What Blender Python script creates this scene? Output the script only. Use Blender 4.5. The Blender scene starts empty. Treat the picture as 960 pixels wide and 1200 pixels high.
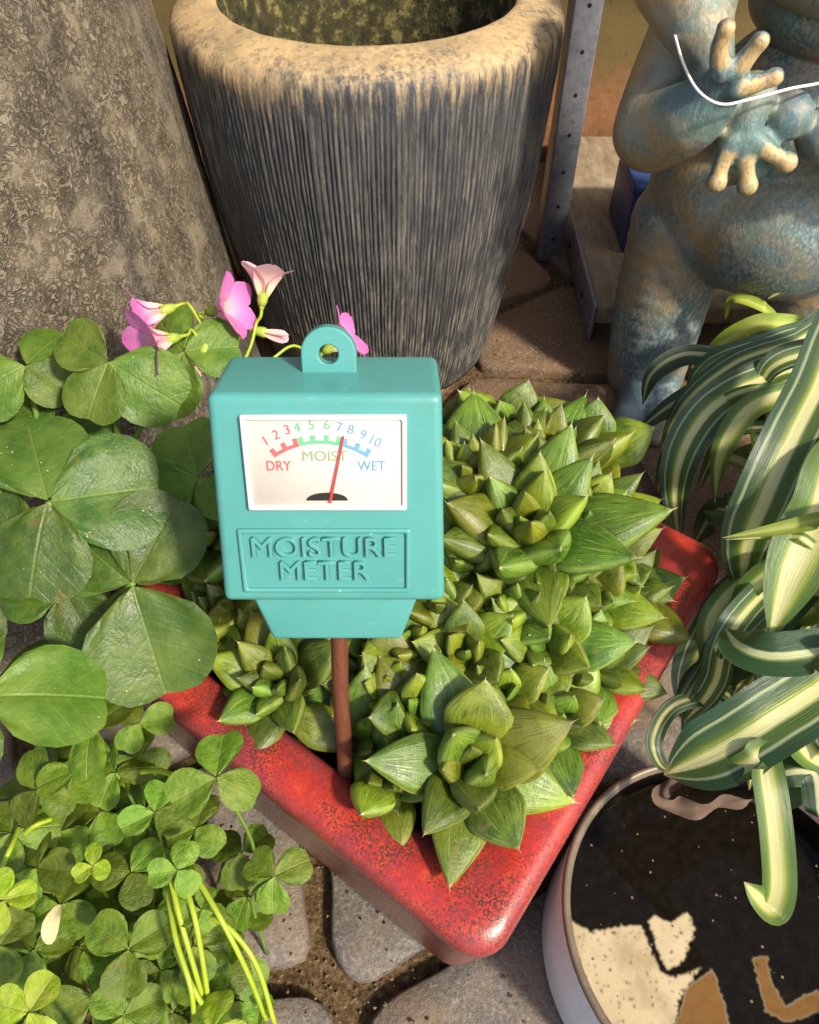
import bpy, bmesh, math, random
from mathutils import Vector, Matrix, noise
R_ = math.radians
random.seed(7)
S = bpy.context.scene
COL = S.collection
V = Vector

# ------------------------------------------------------------------ camera
CAMZ, PITCH, FPX = 0.31, 50.0, 900.0
cd = bpy.data.cameras.new("camera"); cam = bpy.data.objects.new("camera", cd); COL.objects.link(cam)
cam.location = (0, 0, CAMZ); cam.rotation_euler = (R_(90 - PITCH), 0, 0)
cd.sensor_fit = 'HORIZONTAL'; cd.sensor_width = 36; cd.lens = 36 * FPX / 960
cd.clip_start = 0.01; cd.clip_end = 100
S.camera = cam
# ------------------------------------------------------------------ sky, sun, exposure
SUN_EL, SUN_AZ = 43.0, 134.0          # azimuth: clockwise from +Y
w = bpy.data.worlds.new("World"); S.world = w; w.use_nodes = True
wn = w.node_tree; bg = wn.nodes["Background"]
sky = wn.nodes.new("ShaderNodeTexSky"); sky.sky_type = 'NISHITA'; sky.sun_disc = False
sky.sun_elevation = R_(SUN_EL); sky.sun_rotation = R_(SUN_AZ)
sky.air_density = 1.0; sky.dust_density = 2.5; sky.ozone_density = 1.0
wn.links.new(sky.outputs[0], bg.inputs[0]); bg.inputs[1].default_value = 0.135
sl = bpy.data.lights.new("sun", 'SUN'); so = bpy.data.objects.new("sun", sl); COL.objects.link(so)
sl.energy = 3.7; sl.angle = R_(5); sl.color = (1.0, 0.91, 0.76)
sdir = V((math.sin(R_(SUN_AZ)) * math.cos(R_(SUN_EL)), math.cos(R_(SUN_AZ)) * math.cos(R_(SUN_EL)), math.sin(R_(SUN_EL))))
so.rotation_euler = sdir.to_track_quat('Z', 'Y').to_euler(); so.location = sdir * 3
vs = S.view_settings; vs.view_transform = 'Standard'; vs.look = 'None'; vs.gamma = 1; vs.exposure = 0.80
S.render.resolution_x = 819; S.render.resolution_y = 1024
try: S.cycles.use_denoising = True
except Exception: pass

# ------------------------------------------------------------------ measuring helpers
CAM = V((0, 0, CAMZ))
FW = V((0, math.cos(R_(PITCH)), -math.sin(R_(PITCH)))); UP = V((0, math.sin(R_(PITCH)), math.cos(R_(PITCH)))); RT = V((1, 0, 0))
def ray(px, py): return FW + RT * ((px - 480) / FPX) + UP * ((600 - py) / FPX)
def at(px, py, d=None, z=None, y=None):
    r = ray(px, py)
    if z is not None: d = (z - CAMZ) / r.z
    elif y is not None: d = y / r.y
    return CAM + r * d
def rnd(a, b): return random.uniform(a, b)

# ------------------------------------------------------------------ object helpers
def tag(o, label=None, cat=None, group=None, kind=None):
    for k, v in (("label", label), ("category", cat), ("group", group), ("kind", kind)):
        if v: o[k] = v
    return o
def empty(name, loc, label=None, cat=None, group=None):
    o = bpy.data.objects.new(name, None); COL.objects.link(o); o.location = loc; o.empty_display_size = .02
    return tag(o, label, cat, group)
def mesh(name, vs_, fs, uvs=None, smooth=True):
    me = bpy.data.meshes.new(name); me.from_pydata([tuple(v) for v in vs_], [], fs); me.update()
    if smooth: me.polygons.foreach_set("use_smooth", [True] * len(me.polygons))
    if uvs:
        ul = me.uv_layers.new(name="UVMap")
        for l in me.loops: ul.data[l.index].uv = uvs[l.vertex_index]
    return me
def link(name, me, mat=None, parent=None, mtx=None):
    o = bpy.data.objects.new(name, me); COL.objects.link(o)
    if mat and not me.materials: me.materials.append(mat)
    if parent: o.parent = parent
    if mtx is not None: o.matrix_basis = mtx
    return o
def world_part(name, vs_, fs, mat, parent=None, root=None, uvs=None, smooth=True):
    """vertices given in world space; root = the (unrotated) empty at the top"""
    off = root.location if root else V((0, 0, 0))
    return link(name, mesh(name, [V(v) - off for v in vs_], fs, uvs, smooth), mat, parent)
def bm_to_mesh(name, bm, smooth=True):
    me = bpy.data.meshes.new(name); bm.normal_update(); bm.to_mesh(me); bm.free()
    if smooth: me.polygons.foreach_set("use_smooth", [True] * len(me.polygons))
    return me
def box_mesh(name, x0, x1, y0, y1, z0, z1, bev=0.0, seg=3, smooth=True):
    bm = bmesh.new(); bmesh.ops.create_cube(bm, size=1)
    for v in bm.verts:
        v.co = V(((x0 + x1) / 2 + v.co.x * (x1 - x0), (y0 + y1) / 2 + v.co.y * (y1 - y0), (z0 + z1) / 2 + v.co.z * (z1 - z0)))
    if bev: bmesh.ops.bevel(bm, geom=bm.edges[:], offset=bev, segments=seg, affect='EDGES', profile=.5)
    me = bm_to_mesh(name, bm, smooth)
    return me
def frame(d, n, loc=(0, 0, 0), s=(1, 1, 1)):
    """matrix: local Y -> d, local Z -> about n"""
    d = V(d).normalized(); x = d.cross(V(n))
    if x.length < 1e-6: x = d.cross(V((1, .1, .2)))
    x.normalize(); z = x.cross(d)
    m = Matrix((x * s[0], d * s[1], z * s[2])).transposed().to_4x4(); m.translation = V(loc)
    return m
def catmull(P, n):
    P = [V(p) for p in P]; Q = [P[0] * 2 - P[1]] + P + [P[-1] * 2 - P[-2]]; out = []
    segs = len(P) - 1
    for i in range(n + 1):
        t = i / n * segs; k = min(int(t), segs - 1); t -= k
        a, b, c, d = Q[k:k + 4]
        out.append(.5 * ((2 * b) + (c - a) * t + (2 * a - 5 * b + 4 * c - d) * t * t + (3 * b - a - 3 * c + d) * t ** 3))
    return out
def tube_geo(P, rad, n=8, cap=True):
    """P list of points, rad callable(u) or number"""
    vs_, fs, uv = [], [], []
    m = len(P)
    for i, p in enumerate(P):
        t = (P[min(i + 1, m - 1)] - P[max(i - 1, 0)]).normalized()
        a = t.orthogonal().normalized() if i == 0 else (a - t * a.dot(t)).normalized()
        b = t.cross(a); r = rad(i / (m - 1)) if callable(rad) else rad
        for k in range(n):
            th = 2 * math.pi * k / n; vs_.append(p + (a * math.cos(th) + b * math.sin(th)) * r); uv.append((i / (m - 1), k / n))
    for i in range(m - 1):
        for k in range(n): fs.append((i * n + k, i * n + (k + 1) % n, (i + 1) * n + (k + 1) % n, (i + 1) * n + k))
    if cap: fs.append(tuple(range(n))[::-1]); fs.append(tuple(range((m - 1) * n, m * n)))
    return vs_, fs, uv
def lathe_geo(prof, n, c=(0, 0, 0), close_bottom=True):
    vs_, fs = [], []
    for r, z in prof:
        for k in range(n):
            th = 2 * math.pi * k / n; vs_.append((c[0] + r * math.cos(th), c[1] + r * math.sin(th), c[2] + z))
    for i in range(len(prof) - 1):
        for k in range(n): fs.append((i * n + k, i * n + (k + 1) % n, (i + 1) * n + (k + 1) % n, (i + 1) * n + k))
    if close_bottom: fs.append(tuple(range(n))[::-1])
    return vs_, fs

# ------------------------------------------------------------------ material helpers
class MT:
    def __init__(s, name, rough=.5, spec=.5, metal=0.0):
        s.m = bpy.data.materials.new(name); s.m.use_nodes = True; s.nt = s.m.node_tree
        s.b = s.nt.nodes["Principled BSDF"]; s.out = s.nt.nodes["Material Output"]
        s.b.inputs["Roughness"].default_value = rough; s.b.inputs["Specular IOR Level"].default_value = spec; s.b.inputs["Metallic"].default_value = metal
    def n(s, t, **kw):
        x = s.nt.nodes.new(t)
        for k, v in kw.items(): setattr(x, k, v)
        return x
    def put(s, sock, v):
        if hasattr(v, "is_output") or isinstance(v, bpy.types.NodeSocket): s.nt.links.new(v, sock)
        else:
            if isinstance(v, (tuple, list)) and len(v) == 3 and sock.type == 'RGBA': v = (*v, 1)
            sock.default_value = v
    def coord(s, which="Object", scale=(1, 1, 1), rot=(0, 0, 0)):
        tc = s.n("ShaderNodeTexCoord"); mp = s.n("ShaderNodeMapping")
        s.nt.links.new(tc.outputs[which], mp.inputs[0]); mp.inputs["Scale"].default_value = scale; mp.inputs["Rotation"].default_value = rot
        return mp.outputs[0]
    def noise(s, vec, scale, detail=4, rough=.55, dist=0):
        x = s.n("ShaderNodeTexNoise"); s.nt.links.new(vec, x.inputs["Vector"])
        x.inputs["Scale"].default_value = scale; x.inputs["Detail"].default_value = detail; x.inputs["Roughness"].default_value = rough; x.inputs["Distortion"].default_value = dist
        return x.outputs["Fac"]
    def vor(s, vec, scale, feature='F1', out="Distance", rnd_=1):
        x = s.n("ShaderNodeTexVoronoi", feature=feature); s.nt.links.new(vec, x.inputs["Vector"]); x.inputs["Scale"].default_value = scale
        x.inputs["Randomness"].default_value = rnd_
        return x.outputs[out]
    def ramp(s, fac, stops, interp='LINEAR'):
        x = s.n("ShaderNodeValToRGB"); x.color_ramp.interpolation = interp; el = x.color_ramp.elements
        while len(el) < len(stops): el.new(.5)
        for e, (p, c) in zip(el, stops):
            e.position = p; e.color = (c, c, c, 1) if isinstance(c, (int, float)) else (*c, 1)
        s.put(x.inputs[0], fac); return x.outputs[0]
    def mix(s, fac, a, b, mode='MIX'):
        x = s.n("ShaderNodeMix", data_type='RGBA', blend_type=mode); s.put(x.inputs[0], fac); s.put(x.inputs[6], a); s.put(x.inputs[7], b)
        return x.outputs[2]
    def math(s, op, a, b=0.0, c=0.0, clamp=False):
        x = s.n("ShaderNodeMath", operation=op, use_clamp=clamp); s.put(x.inputs[0], a); s.put(x.inputs[1], b); s.put(x.inputs[2], c)
        return x.outputs[0]
    def sep(s, vec):
        x = s.n("ShaderNodeSeparateXYZ"); s.nt.links.new(vec, x.inputs[0]); return x.outputs
    def uv(s):
        x = s.n("ShaderNodeTexCoord"); return x.outputs["UV"]
    def comb(s, x, y, z=0.0):
        c = s.n("ShaderNodeCombineXYZ"); s.put(c.inputs[0], x); s.put(c.inputs[1], y); s.put(c.inputs[2], z); return c.outputs[0]
    def local(s):
        """object coordinates moved by the object's own random number, so that copies of one leaf differ"""
        a = s.n("ShaderNodeVectorMath", operation='ADD'); tc = s.n("ShaderNodeTexCoord"); s.nt.links.new(tc.outputs["Object"], a.inputs[0])
        r = s.math('MULTIPLY', s.rand(), 61.0); s.nt.links.new(s.comb(r, r, 0.0), a.inputs[1]); return a.outputs[0]
    def rand(s): return s.n("ShaderNodeObjectInfo").outputs["Random"]
    def color(s, c): s.put(s.b.inputs["Base Color"], c); return s
    def rough(s, c): s.put(s.b.inputs["Roughness"], c); return s
    def bump(s, h, strength=.5, dist=.001):
        x = s.n("ShaderNodeBump"); x.inputs["Strength"].default_value = strength; x.inputs["Distance"].default_value = dist
        s.put(x.inputs["Height"], h); s.nt.links.new(x.outputs[0], s.b.inputs["Normal"]); return x
    def translucent(s, col, fac):
        t = s.n("ShaderNodeBsdfTranslucent"); s.put(t.inputs[0], col); mx = s.n("ShaderNodeMixShader")
        s.put(mx.inputs[0], fac); s.nt.links.new(s.b.outputs[0], mx.inputs[1]); s.nt.links.new(t.outputs[0], mx.inputs[2]); s.nt.links.new(mx.outputs[0], s.out.inputs[0])
    def sss(s, wgt, rad, scale=.004):
        s.b.inputs["Subsurface Weight"].default_value = wgt; s.b.inputs["Subsurface Radius"].default_value = rad; s.b.inputs["Subsurface Scale"].default_value = scale

def simple(name, col, rough=.5, spec=.5, metal=0, bump=0, scale=300, vary=.25):
    t = MT(name, rough, spec, metal); v = t.coord(); n = t.noise(v, scale, 5)
    t.color(t.mix(n, tuple(c * (1 - vary) for c in col), tuple(min(1, c * (1 + vary)) for c in col)))
    if bump: t.bump(n, bump, .0006)
    return t.m

MATS = {}
# --- teal plastic
t = MT("teal_plastic", .34, .5); v = t.coord(); n1 = t.noise(v, 60, 3); n2 = t.noise(v, 900, 3, .7); sp = t.vor(v, 260)
dust = t.math('MULTIPLY', t.ramp(sp, [(0.0, 1), (.05, 1), (.10, 0)]), t.ramp(t.noise(v, 120, 2), [(.55, 0), (.62, 1)]))
scr = t.ramp(t.noise(t.coord(scale=(1, 1, 5), rot=(.3, .8, .4)), 260, 5, .7), [(.62, 0), (.72, .6)])
base = t.mix(n1, (.056, .235, .215), (.082, .300, .275))
t.color(t.mix(t.math('MAXIMUM', t.math('MULTIPLY', dust, .6), t.math('MULTIPLY', scr, .35)), t.mix(t.ramp(t.noise(v, 210, 5, .7), [(.52, 0), (.72, .35)]), base, (.10, .22, .18)), (.45, .62, .56)))
t.rough(t.ramp(n2, [(.3, .26), (.7, .46)])); t.bump(n2, .12, .0003)
MATS['teal'] = t.m
# --- dial printing and trim
MATS['dial'] = simple("dial_card", (.56, .51, .45), .55, .3, vary=.04, scale=80)
MATS['dialframe'] = simple("dial_frame_plastic", (.60, .58, .54), .3, .5, vary=.04)
MATS['ink_red'] = simple("red_ink", (.62, .10, .11), .6, .2, vary=.1)
MATS['ink_green'] = simple("green_ink", (.12, .40, .22), .6, .2, vary=.1)
MATS['ink_blue'] = simple("blue_ink", (.12, .30, .52), .6, .2, vary=.1)
MATS['ink_grey'] = simple("olive_ink", (.26, .33, .20), .6, .2, vary=.1)
MATS['needle'] = simple("red_needle_paint", (.75, .03, .03), .4, .4, vary=.05)
MATS['black'] = simple("black_plastic", (.015, .014, .013), .4, .4)
# clear cover
t = MT("clear_cover", .05); tr = t.n("ShaderNodeBsdfTransparent"); gl = t.n("ShaderNodeBsdfGlossy"); gl.inputs["Roughness"].default_value = .12
lw = t.n("ShaderNodeLayerWeight"); lw.inputs[0].default_value = .5; fr = t.n("ShaderNodeMath", operation='MULTIPLY_ADD'); t.nt.links.new(t.math('POWER', lw.outputs["Facing"], 5.0), fr.inputs[0]); fr.inputs[1].default_value = .9; fr.inputs[2].default_value = .035; mx = t.n("ShaderNodeMixShader")
for a, b in ((fr.outputs[0], mx.inputs[0]), (tr.outputs[0], mx.inputs[1]), (gl.outputs[0], mx.inputs[2]), (mx.outputs[0], t.out.inputs[0])): t.nt.links.new(a, b)
MATS['cover'] = t.m
# --- rusted probe
t = MT("rusted_copper_rod", .62, .4, .25); v = t.coord(scale=(1, 1, .35)); n = t.noise(v, 700, 6, .7); n2 = t.noise(v, 150, 3)
t.color(t.mix(n2, t.ramp(n, [(.3, (.055, .018, .008)), (.7, (.19, .062, .026))]), (.13, .038, .018))); t.bump(n, .5, .0004); MATS['rod'] = t.m
# --- red glaze
t = MT("red_speckled_glaze", .22, .5); v = t.coord(); z = t.sep(v)[2]
sp = t.noise(v, 1500, 4, .75); big = t.noise(v, 42, 3); mid = t.noise(v, 170, 5, .65)
red = t.ramp(mid, [(.25, (.33, .012, .009)), (.5, (.43, .028, .015)), (.75, (.50, .075, .032))])
dens = t.ramp(big, [(.30, .60), (.50, .50), (.68, .40)])
speck = t.math('GREATER_THAN', sp, dens)
speck = t.ramp(t.math('SUBTRACT', sp, dens), [(0.0, 0), (.05, 1)])
topc = t.mix(speck, red, (.085, .022, .016))
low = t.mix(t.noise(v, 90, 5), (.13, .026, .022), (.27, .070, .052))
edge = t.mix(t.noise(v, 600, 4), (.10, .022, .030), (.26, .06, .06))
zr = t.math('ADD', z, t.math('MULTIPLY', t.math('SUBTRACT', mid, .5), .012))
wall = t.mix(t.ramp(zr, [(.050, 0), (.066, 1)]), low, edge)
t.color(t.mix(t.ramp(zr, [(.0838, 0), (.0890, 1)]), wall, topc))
t.rough(t.ramp(t.noise(v, 800, 3), [(.3, .16), (.7, .42)])); t.bump(t.math('ADD', sp, t.math('MULTIPLY', mid, .8)), .22, .0004)
t.b.inputs["Coat Weight"].default_value = .12; t.b.inputs["Coat Roughness"].default_value = .12
MATS['glaze'] = t.m
# --- soil
t = MT("potting_soil", .95, .2); v = t.coord(); n = t.noise(v, 400, 6, .75); c = t.vor(v, 500)
t.color(t.mix(n, (.010, .007, .005), (.055, .038, .024))); t.bump(t.math('ADD', n, c), 1, .002); MATS['soil'] = t.m
# --- ribbed planter (attribute 'ridge' = how far a ridge stands out: rubbed paler)
t = MT("ribbed_charcoal_clay", .58, .4); v = t.coord(); at_ = t.n("ShaderNodeAttribute", attribute_name="ridge"); rg = at_.outputs["Fac"]
z = t.sep(v)[2]; n = t.noise(v, 500, 5, .7); n2 = t.noise(v, 28, 4); st = t.noise(t.coord(scale=(1, 1, .12)), 330, 5, .7)
body = t.mix(n2, (.024, .028, .036), (.062, .061, .060))
rub = t.mix(n, (.15, .130, .10), (.31, .28, .225))
fac = t.math('MULTIPLY', t.ramp(rg, [(.55, 0), (.92, 1)]), t.ramp(st, [(.42, .05), (.62, 1)]))
fac = t.math('MULTIPLY', fac, t.ramp(t.noise(v, 9, 3), [(.34, .22), (.62, 1)]))
wear = t.mix(fac, body, rub)
zf = t.math('ADD', z, t.math('ADD', t.math('MULTIPLY', t.math('SUBTRACT', st, .5), .055), t.math('MULTIPLY', t.math('SUBTRACT', n2, .5), .03)))
rim = t.mix(n, (.30, .20, .090), (.58, .42, .22))
rim = t.mix(t.ramp(t.noise(v, 60, 5), [(.45, 0), (.7, .7)]), rim, (.20, .15, .09))
t.color(t.mix(t.ramp(zf, [(.176, 0), (.194, 1)]), wear, rim))
t.bump(n, .5, .0010); MATS['ribbed'] = t.m
# --- planter inside with lichen
t = MT("mossy_planter_inside", .9, .2); v = t.coord(); n = t.noise(v, 130, 6, .7)
t.color(t.ramp(n, [(.3, (.012, .010, .006)), (.52, (.05, .045, .018)), (.60, (.16, .13, .045)), (.75, (.22, .19, .10))])); t.bump(n, .8, .002); MATS['moss'] = t.m
# --- pitted planter
t = MT("pitted_brown_clay", .60, .35); v = t.coord(); cyl = t.uv()
st = t.noise(t.coord(scale=(1, 1, .10)), 70, 6, .7); n = t.noise(v, 700, 5, .7); big = t.noise(t.coord(scale=(1, 1, .20)), 15, 4)
w1 = t.noise(v, 230, 4, .65, 1.6); worm = t.ramp(t.math('ABSOLUTE', t.math('SUBTRACT', w1, .5)), [(.0, 1), (.028, .7), (.062, 0)])
mask = t.ramp(t.noise(v, 75, 4), [(.36, .05), (.62, 1)]); pit = t.math('MULTIPLY', worm, mask)
lipp = t.math('MULTIPLY', t.ramp(t.math('ABSOLUTE', t.math('SUBTRACT', w1, .575)), [(.0, 1), (.03, 0)]), mask)
c = t.mix(t.ramp(st, [(.32, 0), (.68, 1)]), (.050, .044, .037), (.19, .165, .125)); c = t.mix(t.ramp(big, [(.45, 0), (.66, .75)]), c, t.mix(st, (.15, .118, .070), (.36, .29, .185)))
c = t.mix(t.math('MULTIPLY', pit, .45), c, (.022, .018, .013)); c = t.mix(t.math('MULTIPLY', lipp, .45), c, (.44, .37, .26))
t.color(c); t.bump(t.math('ADD', t.math('ADD', t.math('MULTIPLY', n, .5), t.math('MULTIPLY', st, 1.2)), t.math('SUBTRACT', t.math('MULTIPLY', lipp, .6), t.math('MULTIPLY', pit, 1.6))), .9, .0013); MATS['pitted'] = t.m
# --- frog patina
t = MT("blue_bronze_patina", .38, .5, .15); v = t.coord(); n = t.noise(v, 15, 5, .55); f = t.noise(t.coord(scale=(1, 1, .55), rot=(.4, .5, .3)), 620, 6, .75); g = t.noise(v, 17, 4, .6, .6)
c = t.ramp(n, [(.30, (.055, .085, .115)), (.42, (.095, .155, .185)), (.55, (.105, .185, .165)), (.68, (.27, .32, .30))])
c = t.mix(t.math('MULTIPLY', t.ramp(f, [(.46, 0), (.58, .8)]), t.ramp(t.noise(v, 24, 3), [(.38, .2), (.60, 1)])), c, (.40, .42, .36))
gold = t.mix(f, (.26, .15, .055), (.52, .36, .16))
c = t.mix(t.math('MULTIPLY', t.ramp(g, [(.46, 0), (.62, 1)]), t.ramp(f, [(.30, .30), (.58, 1)])), c, gold)
at_ = t.n("ShaderNodeAttribute", attribute_name="gilt"); c = t.mix(t.math('MULTIPLY', at_.outputs["Fac"], t.ramp(f, [(.28, .1), (.52, .8)])), c, (.62, .40, .15))
c = t.mix(t.ramp(t.noise(v, 55, 4), [(.60, 0), (.72, .6)]), c, (.15, .10, .13))
t.color(c); t.rough(t.ramp(f, [(.3, .28), (.7, .55)])); t.bump(t.math('ADD', f, t.math('MULTIPLY', t.noise(v, 120, 4), 1.5)), .45, .0010); MATS['frog'] = t.m
# --- metal post, shelf, wall, stones
t = MT("galvanised_post", .45, .5, .5); v = t.coord(); n = t.noise(v, 160, 5, .65)
t.color(t.ramp(n, [(.3, (.16, .17, .20)), (.6, (.30, .30, .33)), (.72, (.24, .16, .09))])); t.bump(n, .2, .0005); MATS['post'] = t.m
t = MT("worn_shelf_board", .7, .3); v = t.coord(scale=(3, 1, 1)); n = t.noise(v, 60, 6, .7); n2 = t.noise(v, 14, 4)
c = t.ramp(n, [(.3, (.20, .15, .09)), (.7, (.42, .34, .22))]); t.color(t.mix(t.ramp(n2, [(.5, 0), (.7, .7)]), c, (.20, .09, .04))); t.bump(n, .4, .0008); MATS['board'] = t.m
t = MT("ochre_wall_render", .85, .25); v = t.coord(); n = t.noise(v, 18, 6, .65); n2 = t.noise(v, 160, 5, .7); z = t.sep(v)[2]
c = t.mix(n, (.095, .068, .022), (.17, .125, .050)); c = t.mix(t.ramp(n2, [(.60, 0), (.70, .5)]), c, (.06, .04, .02))
c = t.mix(t.ramp(t.math('ADD', z, t.math('MULTIPLY', t.math('SUBTRACT', n, .5), .08)), [(.055, 1), (.085, 0)]), c, t.mix(n2, (.13, .045, .015), (.32, .17, .08)))
t.color(c); t.bump(n2, .5, .001); MATS['wall'] = t.m
t = MT("mortar_dirt", .95, .15); v = t.coord(); n = t.noise(v, 380, 6, .75); n2 = t.noise(v, 60, 4)
c = t.ramp(n, [(.30, (.030, .018, .009)), (.48, (.14, .085, .038)), (.66, (.36, .25, .13))]); t.color(t.mix(t.math('MULTIPLY', n2, .5), c, (.11, .070, .036))); t.bump(t.math('ADD', n, t.math('MULTIPLY', n2, 2)), 1, .004); MATS['mortar'] = t.m
def stone_mat(name, a, b, dirt):
    t = MT(name, .80, .35); v = t.coord(); n = t.noise(v, 45, 5, .6); f = t.noise(v, 650, 5, .8); sp = t.vor(v, 520)
    c = t.mix(n, a, b); c = t.mix(t.ramp(f, [(.50, 0), (.66, .8)]), c, (.34, .30, .25)); c = t.mix(t.ramp(f, [(.32, .9), (.44, 0)]), c, (.030, .026, .022))
    c = t.mix(t.ramp(t.noise(v, 26, 5, .65), [(.46, 0), (.68, .75)]), c, dirt)
    t.color(c); t.bump(t.math('ADD', f, t.math('MULTIPLY', n, 2)), .8, .0013); t.rough(t.ramp(f, [(.3, .6), (.7, .9)])); return t.m
MATS['stone'] = stone_mat("grey_paving_stone", (.105, .092, .080), (.20, .175, .150), (.24, .16, .09))
MATS['stone2'] = stone_mat("brown_paving_stone", (.125, .068, .034), (.21, .125, .066), (.22, .12, .055))
# --- basin
t = MT("white_enamel_outside", .45, .4); v = t.coord(scale=(1, 1, .2)); n = t.noise(v, 240, 5); t.color(t.mix(n, (.62, .64, .66), (.84, .84, .84))); t.bump(n, .4, .0006); MATS['enamel'] = t.m
t = MT("brown_basin_lip", .4, .5); v = t.coord(); n = t.noise(v, 300, 5, .7); t.color(t.mix(n, (.060, .042, .028), (.20, .15, .10))); MATS['lip'] = t.m
t = MT("dark_bowl_inside", 1.0, .0); v = t.coord(); n = t.noise(v, 260, 6, .7); t.color(t.ramp(n, [(.3, (.004, .0035, .003)), (.6, (.010, .008, .006)), (.75, (.025, .019, .012))])); MATS['bowl_dark'] = t.m  # near-black colour of the bowl's inner wall
t = MT("bowl_floor_painted_reflection", 1.0, .0); v = t.coord(); n = t.noise(v, 160, 5, .7); sp = t.vor(v, 420)  # floor colour carries the reflection seen in the water, plus small specks
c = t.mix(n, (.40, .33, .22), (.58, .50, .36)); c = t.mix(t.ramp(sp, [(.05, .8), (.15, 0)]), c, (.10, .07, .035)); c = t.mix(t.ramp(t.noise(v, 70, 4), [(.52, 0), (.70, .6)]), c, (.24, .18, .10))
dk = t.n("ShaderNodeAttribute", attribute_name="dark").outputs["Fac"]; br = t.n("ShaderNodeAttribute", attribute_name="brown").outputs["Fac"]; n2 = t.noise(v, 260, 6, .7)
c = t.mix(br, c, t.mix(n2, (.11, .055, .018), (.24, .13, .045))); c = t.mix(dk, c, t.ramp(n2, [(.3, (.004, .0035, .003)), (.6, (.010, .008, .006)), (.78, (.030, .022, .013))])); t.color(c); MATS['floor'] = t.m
t = MT("still_water", .02); tr = t.n("ShaderNodeBsdfTransparent"); tr.inputs[0].default_value = (.94, .92, .86, 1); gl = t.n("ShaderNodeBsdfGlossy"); gl.inputs["Roughness"].default_value = .03
lw = t.n("ShaderNodeLayerWeight"); lw.inputs[0].default_value = .5; fr = t.n("ShaderNodeMath", operation='MULTIPLY_ADD'); t.nt.links.new(t.math('POWER', lw.outputs["Facing"], 5.0), fr.inputs[0]); fr.inputs[1].default_value = .95; fr.inputs[2].default_value = .009; mx = t.n("ShaderNodeMixShader")
for a, b in ((fr.outputs[0], mx.inputs[0]), (tr.outputs[0], mx.inputs[1]), (gl.outputs[0], mx.inputs[2]), (mx.outputs[0], t.out.inputs[0])): t.nt.links.new(a, b)
MATS['water'] = t.m
# --- succulent leaf: u along, v across; windowed paler tip with veins
def succ_mat(name, dark, lite, tipc):
    t = MT(name, .34, .5); uv = t.uv(); s_ = t.sep(uv); u, vv = s_[0], s_[1]; ob = t.local(); r = t.rand()
    nz = t.noise(ob, 5, 5, .62); big = t.noise(ob, 2.2, 3); fl = t.noise(ob, 26, 3, .7)
    fine = t.noise(t.comb(t.math('MULTIPLY', u, 2.2), t.math('MULTIPLY', vv, 20.0), r), 1.5, 5, .7, .8)
    c = t.mix(t.ramp(nz, [(.36, 0), (.62, 1)]), dark, lite)
    c = t.mix(t.math('MULTIPLY', t.ramp(u, [(.30, 0), (.85, .9)]), t.ramp(big, [(.36, .05), (.60, 1)])), c, tipc)
    c = t.mix(t.math('MULTIPLY', t.ramp(fine, [(.55, 0), (.64, .65)]), t.ramp(u, [(.35, 0), (.62, 1)])), c, (.22, .30, .06))
    c = t.mix(t.math('MULTIPLY', t.ramp(fine, [(.36, .75), (.45, 0)]), t.ramp(u, [(.25, 0), (.6, 1)])), c, tuple(x * .4 for x in dark))
    c = t.mix(t.ramp(t.math('ABSOLUTE', t.math('SUBTRACT', vv, .5)), [(.45, 0), (.50, .4)]), c, (.30, .36, .10))
    c = t.mix(t.ramp(fl, [(.66, 0), (.74, .5)]), c, (.40, .42, .22)); c = t.mix(t.ramp(t.noise(ob, 3.5, 3), [(.64, 0), (.74, .45)]), c, (.20, .13, .05))
    c = t.mix(t.ramp(u, [(.965, 0), (1, .8)]), c, (.42, .36, .20))
    hue = t.n("ShaderNodeHueSaturation"); t.put(hue.inputs["Hue"], t.math('ADD', t.math('MULTIPLY', r, .045), .466)); t.put(hue.inputs["Value"], t.math('ADD', t.math('MULTIPLY', r, .65), .66)); t.put(hue.inputs["Color"], c)
    t.color(hue.outputs[0]); t.sss(.10, (.5, .8, .15), .0018); t.bump(t.math('ADD', t.math('ADD', nz, t.math('MULTIPLY', fl, .25)), t.math('MULTIPLY', fine, .5)), .35, .0012)
    t.rough(t.ramp(nz, [(.3, .24), (.7, .46)])); return t.m
MATS['succ'] = succ_mat("succulent_green", (.016, .048, .004), (.046, .098, .006), (.112, .180, .014))
MATS['succ_y'] = succ_mat("succulent_yellow_green", (.040, .074, .003), (.105, .148, .005), (.190, .240, .014))
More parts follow.
